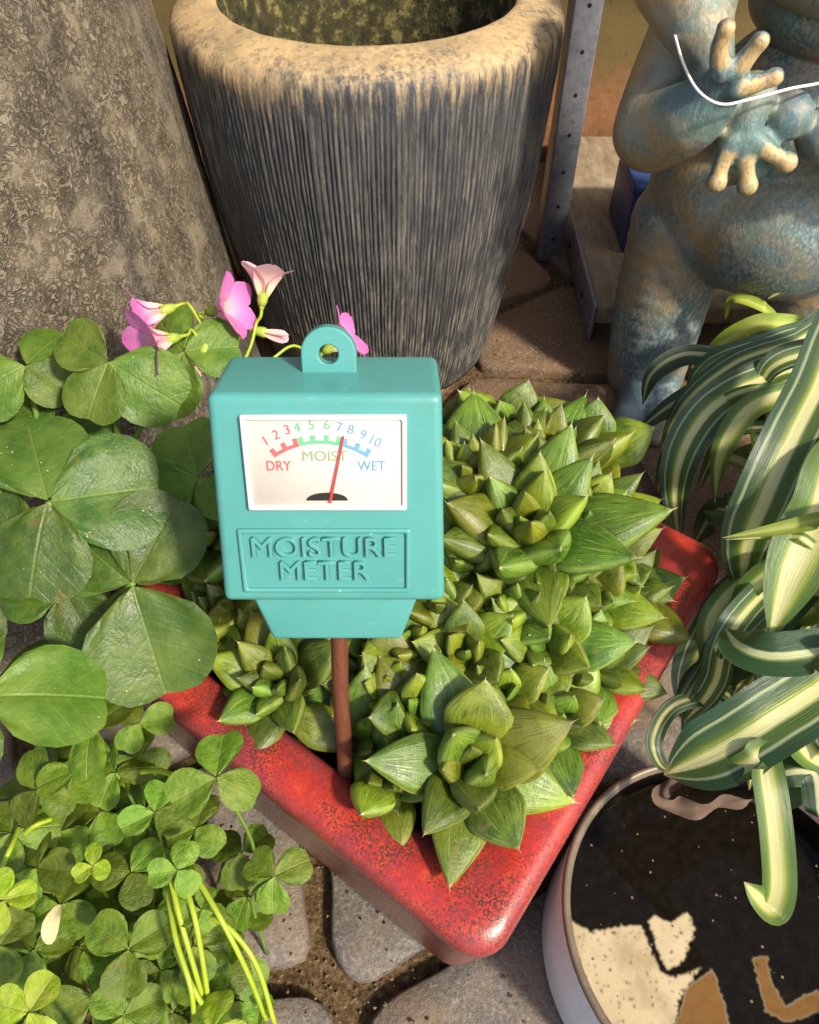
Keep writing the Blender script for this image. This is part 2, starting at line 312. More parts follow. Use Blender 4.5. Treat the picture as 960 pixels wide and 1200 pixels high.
# --- clover / sorrel leaflets
def leaf_mat(name, a, b, vein, tr_fac=.28, val=(.72, .55), spots=.8):
    t = MT(name, .40, .36); uv = t.uv(); s_ = t.sep(uv); u, vv = s_[0], s_[1]; ob = t.local(); r = t.rand()
    n = t.noise(ob, 4.5, 5, .62); f = t.noise(ob, 45, 3, .7); big = t.noise(ob, 1.6, 3)
    av = t.math('ABSOLUTE', vv)
    mid = t.ramp(av, [(.0, 1), (.007, .8), (.020, 0)])
    lat = t.n("ShaderNodeTexWave", wave_type='BANDS', bands_direction='X'); t.nt.links.new(t.comb(t.math('SUBTRACT', u, t.math('MULTIPLY', av, .80)), t.math('MULTIPLY', vv, .6), r), lat.inputs[0]); lat.inputs["Scale"].default_value = 1.9; lat.inputs["Distortion"].default_value = 2.2; lat.inputs["Detail Scale"].default_value = 2.0
    latv = t.math('MULTIPLY', t.ramp(lat.outputs["Fac"], [(.88, 0), (1, 1)]), .12)
    c = t.mix(t.ramp(n, [(.34, 0), (.66, 1)]), a, b)
    c = t.mix(t.ramp(big, [(.46, 0), (.68, .65)]), c, vein)
    c = t.mix(t.ramp(u, [(.0, .55), (.22, 0)]), c, vein)
    c = t.mix(t.math('MAXIMUM', t.math('MULTIPLY', mid, .55), latv), c, vein)
    sp = t.vor(ob, 9); spt = t.math('MULTIPLY', t.ramp(sp, [(.0, 1), (.045, 1), (.08, 0)]), t.ramp(t.noise(ob, 4, 2), [(.50, 0), (.56, spots)]))
    c = t.mix(spt, c, (.55, .58, .40)); c = t.mix(t.ramp(t.noise(ob, 13, 4, .7), [(.62, 0), (.76, .22)]), c, (.26, .32, .14))
    c = t.mix(t.ramp(t.noise(ob, 3, 3), [(.66, 0), (.72, .5)]), c, (.16, .12, .03))
    hue = t.n("ShaderNodeHueSaturation"); t.put(hue.inputs["Hue"], t.math('ADD', t.math('MULTIPLY', r, .035), .472)); t.put(hue.inputs["Value"], t.math('ADD', t.math('MULTIPLY', r, val[1]), val[0])); t.put(hue.inputs["Color"], c)
    t.color(hue.outputs[0]); t.bump(t.math('ADD', t.math('ADD', t.math('MULTIPLY', f, .12), t.math('MULTIPLY', n, 1.4)), t.math('MULTIPLY', t.math('ADD', mid, t.math('MULTIPLY', latv, 2.0)), -.30)), .55, .0012)
    t.rough(t.ramp(n, [(.3, .28), (.7, .52)]))
    hs = t.mix(.4, hue.outputs[0], (.20, .30, .005)); t.translucent(hs, tr_fac); return t.m
MATS['sorrel'] = leaf_mat("wood_sorrel_leaf", (.030, .078, .012), (.060, .125, .016), (.130, .190, .030))
MATS['sorrel_l'] = leaf_mat("wood_sorrel_leaf_light", (.055, .135, .015), (.095, .190, .020), (.170, .260, .040))
MATS['clover'] = leaf_mat("clover_leaf", (.055, .120, .009), (.115, .195, .012), (.190, .265, .030), .30, (.60, .75), .4)
MATS['clover_l'] = leaf_mat("clover_leaf_fresh", (.090, .195, .015), (.145, .260, .022), (.240, .340, .060), .30)
MATS['clover_y'] = leaf_mat("clover_leaf_young", (.210, .340, .012), (.300, .430, .018), (.420, .500, .080), .36)
MATS['stalk'] = simple("green_stalk", (.12, .20, .035), .45, .4, scale=200)
MATS['stalk_y'] = simple("yellow_green_stalk", (.27, .35, .022), .4, .4, scale=200)
# --- petals: u along
t = MT("pink_petal", .5, .3); uv = t.uv(); s_ = t.sep(uv); n = t.noise(t.comb(t.math('MULTIPLY', s_[0], 2.0), t.math('MULTIPLY', s_[1], 9.0)), 2, 4)
c = t.ramp(s_[0], [(.0, (.42, .46, .08)), (.25, (.76, .56, .40)), (.50, (.80, .46, .54)), (.72, (.72, .18, .52)), (1, (.62, .09, .46))]); t.color(t.mix(t.math('MULTIPLY', n, .35), c, (.80, .46, .62))); t.translucent((.8, .35, .55), .35); MATS['pink'] = t.m
t = MT("pale_petal", .5, .3); uv = t.uv(); s_ = t.sep(uv); c = t.ramp(s_[0], [(.0, (.46, .50, .09)), (.22, (.74, .58, .36)), (.6, (.82, .55, .52)), (1, (.80, .50, .56))]); t.color(c); t.translucent((.85, .55, .5), .35); MATS['pale'] = t.m
MATS['calyx'] = simple("calyx_green", (.28, .36, .05), .5, .3)
# --- spider plant strap leaves: v across
def strap_mat(name, stops, dark):
    t = MT(name, .34, .5); uv = t.uv(); s_ = t.sep(uv); u, vv = s_[0], s_[1]; ob = t.coord(); r = t.rand()
    wob = t.noise(t.comb(t.math('MULTIPLY', u, 4.0), r, 0.0), 2.0, 3)
    fl = t.noise(t.comb(t.math('MULTIPLY', u, 1.6), t.math('MULTIPLY', vv, 60.0), r), 1.0, 4, .65)
    v2 = t.math('ADD', vv, t.math('MULTIPLY', t.math('SUBTRACT', t.math('ADD', t.math('ADD', t.math('MULTIPLY', wob, .35), t.math('MULTIPLY', fl, .25)), r), .80), .14))
    c = t.ramp(v2, stops)
    c = t.mix(t.ramp(fl, [(.54, 0), (.68, .55)]), c, dark); c = t.mix(t.ramp(fl, [(.28, .40), (.42, 0)]), c, (.42, .46, .17))
    n = t.noise(ob, 120, 4, .6); c = t.mix(t.math('MULTIPLY', n, .15), c, tuple(x * 1.4 for x in dark))
    sp = t.ramp(t.noise(ob, 330, 3, .6), [(.70, 0), (.76, .75)]); c = t.mix(sp, c, (.30, .20, .09))
    c = t.mix(t.ramp(u, [(.955, 0), (1, .85)]), c, (.30, .20, .09))
    hue = t.n("ShaderNodeHueSaturation"); t.put(hue.inputs["Value"], t.math('ADD', t.math('MULTIPLY', r, .5), .75)); t.put(hue.inputs["Color"], c)
    t.color(hue.outputs[0]); t.bump(t.math('ADD', fl, t.math('MULTIPLY', n, .7)), .45, .0007); t.translucent(t.mix(.4, hue.outputs[0], (.35, .45, .05)), .16); return t.m
DG, MG, YG, CR = (.020, .055, .020), (.060, .110, .016), (.25, .30, .035), (.62, .59, .26)
MATS['strap'] = strap_mat("variegated_strap_leaf", [(.0, DG), (.17, DG), (.20, (.42, .46, .25)), (.24, MG), (.38, MG), (.43, CR), (.56, CR), (.60, YG), (.66, MG), (.80, DG), (.835, (.34, .40, .2)), (.87, DG)], DG)
MATS['strap_c'] = strap_mat("cream_centred_strap_leaf", [(.0, (.09, .17, .03)), (.15, (.12, .20, .03)), (.21, YG), (.30, (.48, .50, .12)), (.36, CR), (.64, CR), (.70, YG), (.76, (.10, .19, .03)), (.90, MG)], (.10, .16, .03))
MATS['strap_d'] = strap_mat("dark_strap_leaf", [(.0, DG), (.40, DG), (.45, (.12, .18, .05)), (.50, (.52, .53, .27)), (.62, (.52, .53, .27)), (.66, DG), (1, DG)], DG)
MATS['strap_y'] = strap_mat("yellow_green_strap_leaf", [(.0, (.20, .27, .02)), (.30, (.27, .33, .03)), (.45, (.42, .44, .10)), (.55, (.42, .44, .10)), (.7, (.24, .31, .025)), (1, (.16, .23, .02))], (.16, .22, .02))
MATS['dry'] = simple("dry_brown_leaf", (.11, .072, .050), .8, .2, bump=.8, scale=160, vary=.7)
MATS['cord'] = simple("white_cord", (.78, .76, .72), .6, .3, bump=.4, scale=1500, vary=.08)
MATS['petal'] = simple('dry_cream_petal', (.50, .44, .24), .7, .2, scale=400)
MATS['bluebox'] = simple("blue_plastic", (.030, .060, .17), .45, .4, scale=90)
MATS['nursery'] = simple("dark_blue_glazed_pot", (.012, .018, .035), .25, .5, scale=90)
MATS['debris'] = simple("pale_grit", (.15, .10, .055), .9, .2, scale=60, vary=.6)

# ================================================================== SETTING
def grid_sheet(name, x0, x1, y0, y1, z, n, mat, amp=0.0, sc=30):
    vs_ = []; fs = []
    for j in range(n + 1):
        for i in range(n + 1):
            x = x0 + (x1 - x0) * i / n; y = y0 + (y1 - y0) * j / n
            vs_.append((x, y, z + amp * noise.noise(V((x * sc, y * sc, 3)))))
    for j in range(n):
        for i in range(n):
            a = j * (n + 1) + i; fs.append((a, a + 1, a + n + 2, a + n + 1))
    return link(name, mesh(name, vs_, fs), mat)
ground = tag(grid_sheet("ground", -6, 6, -6, 6, -.003, 40, MATS['mortar']), "brown dirt and mortar joints between the paving stones", None, None, "structure")
wallo = tag(link("wall", box_mesh("wall", -2.5, 2.5, .64, .80, -.01, 1.1, .004)), "ochre rendered wall behind the planters", None, None, "structure")
wallo.data.materials.append(MATS['wall'])

# paving stones: cells of a Voronoi layout, each stone its own object
seeds = [at(x, y, z=0) for x, y in ((520, 1215), (445, 1065), (300, 1085), (300, 1235), (640, 390), (640, 505), (560, 330))]
seeds = [V((s.x, s.y)) for s in seeds]
rs = random.Random(3); stp = .115
for j in range(-2, 9):
    for i in range(-6, 7):
        p = V((i * stp + (.05 if j % 2 else 0) + rs.uniform(-.035, .035), j * stp - .05 + rs.uniform(-.035, .035)))
        if p.y < .60 and all((p - q).length > .075 for q in seeds[:7]): seeds.append(p)
def clip(poly, a, b):           # keep the side nearer a than b
    m = (a + b) / 2; n = (b - a); out = []
    for i in range(len(poly)):
        p, q = poly[i], poly[(i + 1) % len(poly)]; dp, dq = (p - m).dot(n), (q - m).dot(n)
        if dp <= 0: out.append(p)
        if dp * dq < 0: out.append(p + (q - p) * (dp / (dp - dq)))
    return out
def paving_stone(poly, brown, sd):
    c = sum(poly, V((0, 0))) / len(poly); pts = []
    for i in range(len(poly)):
        p, q = poly[i], poly[(i + 1) % len(poly)]; k = max(2, int((q - p).length / .007))
        for s in range(k): pts.append(p.lerp(q, s / k))
    ring = []
    for p in pts:                                     # pull in for the joint, soften corners, ragged edge
        d = (p - c); g = .0046 + .0028 * noise.noise(V((p.x * 60, p.y * 60, sd))) + .0015 * noise.noise(V((p.x * 260, p.y * 260, sd)))
        ring.append(c + d * (1 - g * 1.1 / d.length))
    for _ in range(2): ring = [(ring[i - 1] + ring[i] * 2 + ring[(i + 1) % len(ring)]) / 4 for i in range(len(ring))]
    h = .004 + .0025 * noise.noise(V((c.x * 9, c.y * 9, 1))); vs_ = []; fs = []; n = len(ring)
    for s, z in ((1.0, -.012), (1.0, h - .0035), (.988, h - .0012), (.965, h), (.70, h), (.35, h)):
        for p in ring:
            q = c + (p - c) * s; zz = z + (0 if z < 0 else .0010 * noise.noise(V((q.x * 90, q.y * 90, sd))) + .0012 * noise.noise(V((q.x * 25, q.y * 25, sd))))
            vs_.append((q.x - c.x, q.y - c.y, zz))
    vs_.append((0, 0, h))
    for r in range(5):
        for i in range(n): fs.append((r * n + i, r * n + (i + 1) % n, (r + 1) * n + (i + 1) % n, (r + 1) * n + i))
    for i in range(n): fs.append((5 * n + i, 5 * n + (i + 1) % n, 6 * n))
    o = link("paving_stone", mesh("paving_stone", vs_, fs), MATS['stone2' if brown else 'stone'], ground); o.location = (c.x, c.y, 0)
big = 3
for i, s in enumerate(seeds):
    if not (-.55 < s.x < .6 and -.12 < s.y < .62): continue
    poly = [s + V(p) for p in ((-.2, -.2), (.2, -.2), (.2, .2), (-.2, .2))]
    for j, q in enumerate(seeds):
        if j != i and (q - s).length < .5: poly = clip(poly, s, q)
        if len(poly) < 3: break
    if len(poly) >= 3: paving_stone(poly, s.y > .20, i)

# grit lying in the joints and at the back
gv, gf = [], []
rg_ = random.Random(5)
for k in range(2600):
    x, y = (rg_.uniform(-.1, .09), rg_.uniform(-.02, .12)) if k < 1400 else (rg_.uniform(-.05, .2), rg_.uniform(.25, .55))
    r = rg_.uniform(.0002, .0009); z = .0045 if k % 4 == 0 else -.0022; b = len(gv)
    for dx, dy, dz in ((1, 0, 0), (-1, 0, 0), (0, 1, 0), (0, -1, 0), (0, 0, 1), (0, 0, -1)):
        gv.append((x + dx * r * rg_.uniform(.6, 1.4), y + dy * r * rg_.uniform(.6, 1.4), z + dz * r * .8))
    for f in ((0, 2, 4), (2, 1, 4), (1, 3, 4), (3, 0, 4), (2, 0, 5), (1, 2, 5), (3, 1, 5), (0, 3, 5)): gf.append(tuple(b + q for q in f))
tag(link("grit", mesh("grit", gv, gf, smooth=False), MATS['debris']), "fine grit scattered over the paving stones", "grit", None, "stuff")

# ================================================================== BIG PLANTERS
def ribbed_planter():
    cx, cy, H = -.0195, .412, .188
    root = empty("ribbed_planter", (cx, cy, 0), "tall round charcoal planter with combed vertical ribs and tan rim", "planter")
    prof = []
    for i in range(41):
        t = i / 40; prof.append((.070 + .0215 * (1 - (1 - t) ** 1.6), .004 + t * (H - .014), 1 - max(0, (t - .93) / .07)))
    for r, z in ((.0917, .1790), (.0917, .1830), (.0908, .1866), (.0886, .1892), (.084, .1910), (.078, .1930), (.072, .1942), (.0700, .1940), (.0688, .1928)): prof.append((r, z, max(0, .5 - (z - .178) * 60)))
    N = 1300; vs_, fs, at_ = [], [], []
    gr = random.Random(11); ph = 0; edges = []
    while ph < 2 * math.pi: edges.append(ph); ph += gr.uniform(.014, .034)
    deep = [gr.uniform(.4, 1.0) for _ in edges]
    import bisect
    def ridge(th):
        k = bisect.bisect_right(edges, th) - 1; a = edges[k]; b = edges[k + 1] if k + 1 < len(edges) else 2 * math.pi
        s = (th - a) / (b - a); return 1 - deep[k] * (abs(2 * s - 1) ** 3)
    for r, z, am in prof:
        for k in range(N):
            th = 2 * math.pi * k / N; wob = th + .006 * noise.noise(V((th * 6, z * 25, 0)))
            g = ridge(wob % (2 * math.pi)); brk = noise.noise(V((th * 40, z * 160, 5))); lump = .0010 * noise.noise(V((math.cos(th) * 3, math.sin(th) * 3, z * 14)))
            rr = r + lump + am * ((g - 1) * .0016 + .0005 * brk) + (1 - am) * .0007 * noise.noise(V((math.cos(th) * 9, math.sin(th) * 9, z * 60)))
            vs_.append((rr * math.cos(th), rr * math.sin(th), z)); at_.append(min(1, max(0, g + .35 * brk)))
    M_ = len(prof)
    for i in range(M_ - 1):
        for k in range(N): fs.append((i * N + k, i * N + (k + 1) % N, (i + 1) * N + (k + 1) % N, (i + 1) * N + k))
    me = mesh("planter_wall", vs_, fs); a = me.attributes.new("ridge", 'FLOAT', 'POINT'); a.data.foreach_set("value", at_)
    link("planter_wall", me, MATS['ribbed'], root)
    v2, f2 = lathe_geo([(.0690, .1930), (.067, .186), (.064, .15), (.060, .09), (.052, .05), (.0, .048)], 72, close_bottom=False)
    link("planter_inside", mesh("planter_inside", v2, f2), MATS['moss'], root)
    v2, f2 = lathe_geo([(.0, .0), (.068, .0), (.0705, .005)], 72, close_bottom=False); link("planter_foot", mesh("planter_foot", v2, f2), MATS['ribbed'], root)
ribbed_planter()

def pitted_planter():
    cx, cy, H, rad = -.305, .335, .30, .219
    root = empty("pitted_planter", (cx, cy, 0), "large brown round planter with rough pitted surface beside the ribbed planter", "planter")
    a0, a1, NA, NZ = R_(-100), R_(70), 200, 110
    vs_, fs, at_ = [], [], []
    for j in range(NZ + 1):
        z = H * j / NZ
        for i in range(NA + 1):
            th = a0 + (a1 - a0) * i / NA; p = V((th * rad, z, 0))
            st = noise.noise(V((p.x * 110, p.y * 9, 1)))
            d = .0006 * st + .0016 * noise.noise(V((p.x * 22, p.y * 14, 6))) + .0004 * noise.noise(V((p.x * 120, p.y * 120, 8)))
            r = rad - .031 * (z / H) + d
            vs_.append((r * math.cos(th), r * math.sin(th), z)); at_.append(.5)
    for j in range(NZ):
        for i in range(NA): q = j * (NA + 1) + i; fs.append((q, q + 1, q + NA + 2, q + NA + 1))
    me = mesh("planter_wall", vs_, fs); a = me.attributes.new("ridge", 'FLOAT', 'POINT'); a.data.foreach_set("value", at_)
    link("planter_wall", me, MATS['pitted'], root)
    # the plain far side, the rim and the inside
    vs_, fs = [], []; n = 60; prof = [(rad, 0), (rad - .031, H)]
    for r, z in prof:
        for i in range(n + 1):
            th = a1 + (2 * math.pi - (a1 - a0)) * i / n; vs_.append((r * math.cos(th), r * math.sin(th), z))
    for i in range(n): fs.append((i, i + 1, n + 2 + i, n + 1 + i))
    o = link("planter_wall", mesh("planter_wall", vs_, fs), MATS['pitted'], root)
    v2, f2 = lathe_geo([(rad - .0312, H), (rad - .029, H + .004), (rad - .035, H + .008), (rad - .047, H + .007), (rad - .053, H), (rad - .07, .10), (0, .09)], 96, close_bottom=False)
    link("planter_rim", mesh("planter_rim", v2, f2), MATS['pitted'], root)
pitted_planter()

# ================================================================== SHELF
def shelf():
    root = empty("metal_shelf", (.105, .50, 0), "low metal shelf with perforated corner post and worn board behind frog statue", "shelf")
    def bx(name, x0, x1, y0, y1, z0, z1, m, bev=.0008, par=None):
        off = root.location; return link(name, box_mesh(name, x0 - off.x, x1 - off.x, y0 - off.y, y1 - off.y, z0, z1, bev, 2), m, par or root)
    def post(x, y, sx):
        a = bx("post", x, x + .0165 * sx if sx > 0 else x, y, y + .0016, .0, .42, MATS['post']) if sx > 0 else bx("post", x - .020, x, y, y + .0016, .0, .42, MATS['post'])
        bx("post_flange", x if sx > 0 else x - .0016, x + .0016 if sx > 0 else x, y + .0017, y + .022, .0, .42, MATS['post'], par=a)
        for k in range(11):
            z = .018 + k * .024; c = x + sx * .0085; off = root.location
            v2, f2, _ = tube_geo([V((c - off.x, y - .0001 - off.y, z)), V((c - off.x, y + .0018 - off.y, z))], .0013, 10)
            link("bolt_hole", mesh("bolt_hole", v2, f2, smooth=False), MATS['black'], a)
    post(.093, .497, 1)
    post(.52, .497, -1)
    bx("shelf_board", .1155, .50, .398, .632, .018, .0300, MATS['board'], .0015)
    bx("shelf_edge", .1128, .1153, .3975, .632, .006, .0315, MATS['post'])
    for y in (.43, .49, .56):
        off = root.location; v2, f2, _ = tube_geo([V((.1118 - off.x, y - off.y, .018)), V((.1132 - off.x, y - off.y, .018))], .0022, 10)
        link("bolt_hole", mesh("bolt_hole", v2, f2), MATS['black'], root)
    bx("shelf_board", .1155, .50, .52, .632, .285, .297, MATS['board'], .0015)
    for x in (.117, .46): bx("foot", x, x + .03, .60, .63, 0, .0178, MATS['post'])
    bx("foot", .46, .49, .42, .45, 0, .0178, MATS['post']); bx("foot", .13, .15, .42, .44, 0, .0178, MATS['post'])
shelf()
p = at(729, 303, z=.0302)
bb = empty("blue_box", (p.x + .0205, p.y + .03, .0302), "small blue plastic box on the low shelf behind frog statue", "box")
link("box_body", box_mesh("box_body", -.020, .030, -.024, .03, 0, .040, .0025), MATS['bluebox'], bb)
link("lid", box_mesh("lid", -.0215, .0315, -.0255, .0315, .0402, .047, .002), MATS['bluebox'], bb)

# ================================================================== FROG STATUE
def frog():
    root = empty("frog_statue", (.184, .365, 0), "blue bronze standing frog garden statue with hands clasped on its chest", "statue")
    bm = bmesh.new(); gold = []
    def ell(c, r, rot=None):
        m = Matrix.Translation(c) @ (rot.to_matrix().to_4x4() if rot else Matrix()) @ Matrix.Diagonal((*r, 1)); bmesh.ops.create_icosphere(bm, subdivisions=4, radius=1, matrix=m)
    def cap(P, rs_, n=14, g=0):
        P = [V(p) for p in P]
        Q = catmull(P, 6 * (len(P) - 1)) if len(P) > 2 else [P[0].lerp(P[1], i / 8) for i in range(9)]
        for i, q in enumerate(Q):
            t = i / (len(Q) - 1) * (len(rs_) - 1); k = min(int(t), len(rs_) - 2); r = rs_[k] + (rs_[k + 1] - rs_[k]) * (t - k)
            bmesh.ops.create_icosphere(bm, subdivisions=2 if r < .01 else 3, radius=r, matrix=Matrix.Translation(q))
            if g: gold.append((q, r * g))
    A = lambda x, y, Y: at(x, y, y=Y)
    # trunk
    ell((.184, .372, .119), (.063, .050, .052)); ell((.184, .368, .152), (.052, .042, .048)); ell((.186, .354, .116), (.050, .042, .042))
    # legs, feet with toes
    for sx in (-1, 1):
        x = .184 + sx * .041
        cap([(x + .001 * sx, .372, .10), (x - .002, .366, .05), (x + sx * .001, .362, .012)], [.0265, .0255, .0230])
        for dx in (-.018, 0, .018): cap([(x, .355, .008), (x + dx + sx * .004, .318, .006)], [.014, .0075])
        for dx in (-.018, 0, .018): ell((x + dx + sx * .004, .314, .006), (.009, .010, .006))
    # arm on the viewer's left: shoulder, elbow, wrist
    cap([A(815, 5, .345), A(776, 108, .332), A(766, 152, .322)], [.014, .0150, .0165]); cap([A(766, 152, .322), A(806, 138, .308), A(842, 108, .300)], [.0165, .0135, .0085])
    cap([A(808, -40, .335), A(816, 20, .322), A(838, 78, .310)], [.021, .0135, .0075])
    # upper hand: palm and three round-tipped fingers
    ell(A(852, 98, .297), (.0085, .006, .0085))
    for P in ([(846, 84), (843, 58), (851, 33)], [(862, 84), (878, 64), (891, 48)], [(862, 104), (885, 98), (908, 90)]):
        q = [A(x, y, .292 - .001 * i) for i, (x, y) in enumerate(P)]; cap(q, [.0042, .0034, .0030]); ell(q[-1], (.0034,) * 3); gold += [(x_ + V((0, -.003, .001)), .0032) for x_ in catmull(q, 6)[2:]]
    # other arm crosses behind, hand hangs below with webbed toes
    cap([(.238, .350, .185), (.250, .325, .150), (.222, .310, .150), A(882, 114, .309)], [.018, .0175, .014, .0090])
    cap([A(882, 112, .308), A(874, 140, .304), A(868, 165, .303)], [.0090, .0075, .0078])
    for P in ([(858, 165), (846, 190), (840, 213)], [(868, 165), (874, 195), (876, 217)], [(876, 160), (902, 178), (922, 190)]):
        q = [A(x, y, .300 - .0015 * i) for i, (x, y) in enumerate(P)]; cap(q, [.0048, .0036, .0034]); ell(q[-1], (.0043,) * 3); gold += [(x_ + V((0, -.003, .001)), .0036) for x_ in catmull(q, 6)[3:]]
    for P in ([(862, 175), (858, 205)], [(880, 172), (897, 196)]): ell((A(*P[0], .303) + A(*P[1], .303)) / 2, (.0078, .0026, .0105))
    # head with wide jaw, eyes
    ell((.184, .345, .232), (.066, .050, .030)); ell((.184, .338, .246), (.060, .046, .030)); ell((.184, .360, .205), (.045, .036, .022))
    for sx in (-1, 1): ell((.184 + sx * .036, .345, .275), (.018, .018, .018))
    tmp = bpy.data.objects.new("statue_body", bm_to_mesh("statue_body", bm)); COL.objects.link(tmp)
    m = tmp.modifiers.new("r", 'REMESH'); m.mode = 'VOXEL'; m.voxel_size = .0011; m = tmp.modifiers.new("s", 'SMOOTH'); m.factor = .5; m.iterations = 7
    dg = bpy.context.evaluated_depsgraph_get(); me = bpy.data.meshes.new_from_object(tmp.evaluated_get(dg)); bpy.data.objects.remove(tmp)
    me.name = "statue_body"; gl = []
    for v in me.vertices:
        g = 0
        for c, r in gold:
            d2 = (v.co - c).length
            if d2 < r * 1.6 and (v.co - c).y < r * .3: g = max(g, min(1, (1.6 - d2 / r) * 1.6))
        gl.append(g)
    for v in me.vertices: v.co = v.co - root.location
    me.polygons.foreach_set("use_smooth", [True] * len(me.polygons))
    a = me.attributes.new("gilt", 'FLOAT', 'POINT'); a.data.foreach_set("value", gl)
    link("statue_body", me, MATS['frog'], root)
    P = [at(x, y, y=Y) for x, y, Y in ((760, -30, .345), (787, 30, .318), (800, 72, .300), (818, 106, .289), (845, 122, .284), (880, 116, .284), (925, 104, .292), (975, 92, .305), (1010, 60, .33))]
    vs_, fs, uv = tube_geo(catmull(P, 60), .00052, 8)
    tag(world_part("cord", vs_, fs, MATS['cord']), "thin white cord looped round the frog statue's neck and hands", "cord")
frog()

# ================================================================== RED POT
F_, R2 = [V((q.x, q.y)) for q in (at(572, 1140, z=.0935), at(860, 648, z=.0935))]
ex = (R2 - F_).normalized(); ey = V((-ex.y, ex.x)); SIDE = (R2 - F_).length
PC = F_ + ex * SIDE / 2 + ey * SIDE / 2; PANG = math.atan2(ex.y, ex.x)
def rr_loop(h, r, z, n=9):
    out = []
    for q in range(4):
        c = V(((h - r) * (1 if q in (0, 3) else -1), (h - r) * (1 if q in (0, 1) else -1)))
        for k in range(n):
            th = q * math.pi / 2 + k / (n - 1) * math.pi / 2; out.append((c.x + r * math.cos(th), c.y + r * math.sin(th), z))
    return out
pot = empty("square_pot", (PC.x, PC.y, .0055), "square red glazed pot with speckled rim, filled with succulents", "pot"); pot.rotation_euler.z = PANG
h = SIDE / 2
prof = [(h - .012, .010, -.001), (h - .0085, .010, .0015), (h - .0065, .010, .020), (h - .0035, .010, .055), (h - .0012, .011, .074), (h - .0002, .011, .080), (h, .011, .0835), (h - .0008, .0112, .0865),
        (h - .0030, .012, .0885), (h - .0060, .013, .0893), (h - .0120, .017, .0885), (h - .0158, .020, .0868), (h - .0178, .022, .0838), (h - .0188, .022, .078), (h - .022, .020, .04), (h - .03, .02, .02)]
vs_, fs = [], []; NL = 36
for hh, r, z in prof:
    for i, p in enumerate(rr_loop(hh, r, z)):
        q = V(p); k = .0007 * noise.noise(V((q.x * 45, q.y * 45, q.z * 30))); vs_.append((q.x * (1 + k / h), q.y * (1 + k / h), q.z + (k * .6 if z > .07 else 0)))
for i in range(len(prof) - 1):
    for k in range(NL): fs.append((i * NL + k, i * NL + (k + 1) % NL, (i + 1) * NL + (k + 1) % NL, (i + 1) * NL + k))
fs.append(tuple(range(NL))[::-1]); fs.append(tuple(range((len(prof) - 1) * NL, len(prof) * NL)))
me = mesh("pot_body", vs_, fs); o = link("pot_body", me, MATS['glaze'], pot); ss = o.modifiers.new("ss", 'SUBSURF'); ss.levels = ss.render_levels = 2
for sx in (-1, 1):
    for sy in (-1, 1):
        link("foot", box_mesh("foot", sx * .05 - .009, sx * .05 + .009, sy * .05 - .009, sy * .05 + .009, -.0065, -.0008, .001), MATS['glaze'], pot)
vs_, fs = [], []; n = 60; hs = h - .0190
for j in range(n + 1):
    for i in range(n + 1):
        x, y = -hs + 2 * hs * i / n, -hs + 2 * hs * j / n
        vs_.append((x, y, .0745 + .003 * noise.noise(V((x * 60, y * 60, 1))) + .0020 * noise.noise(V((x * 220, y * 220, 2)))))
for j in range(n):
    for i in range(n): a = j * (n + 1) + i; fs.append((a, a + 1, a + n + 2, a + n + 1))
link("soil", mesh("soil", vs_, fs), MATS['soil'], pot)
SOILZ = .080
def in_pot(x, y): d = V((x, y)) - PC; return abs(d.dot(ex)) < h - .02 and abs(d.dot(ey)) < h - .02

# ================================================================== WHERE THE METER STANDS (leaves make room for it)
LEAN = 24.0
ax_up = V((0, math.sin(R_(LEAN)), math.cos(R_(LEAN)))); ax_n = V((0, -math.cos(R_(LEAN)), math.sin(R_(LEAN))))   # up along meter, face normal
MS = .163 / .205                               # sizes below were measured for a face .205 m away
TOP = at(379.5, 463, d=.205 * MS)                    # middle of the face's top edge
def face_local(px, py, off=0.0):
    r = ray(px, py); o = TOP + ax_n * off; d = (o - CAM).dot(ax_n) / r.dot(ax_n); p = CAM + r * d - o
    return V((p.x, p.dot(ax_up)))               # (across, up) measured from the top edge
HB = -face_local(380, 706).y                    # face height
W0 = (face_local(518, 463) - face_local(240, 463)).x; W1 = (face_local(511.5, 704) - face_local(252, 704)).x
LOWER = -face_local(380, 756).y                 # bottom of the skirt
_s = at(392, 915, z=.083); ROD = (TOP - _s).dot(ax_up) - LOWER     # free length of the probe above the soil
base = TOP - ax_up * (LOWER + ROD)
met = empty("moisture_meter", base, "teal plastic soil moisture meter on a rusty probe stuck in the red pot", "moisture meter")
met.rotation_euler = (-R_(LEAN), 0, 0)
XR = face_local(392, 770).x * .98
Z0 = LOWER + ROD                                 # local z of the face's top edge; local y: 0 at the face, + to the back
def near_meter(p, r):
    q = p - base; x, y, z = q.x, -q.dot(ax_n), q.dot(ax_up)          # meter frame: across, back, up
    if z < ROD + .003: return math.hypot(x - XR, y - .0110) < .0026 + r * .45 or (abs(x - XR) < .0030 + r * .35 and -.03 < y < .0110)
    return abs(x) < W0 / 2 + r * .3 and -r * .3 - .03 < y < .026 + r * .3
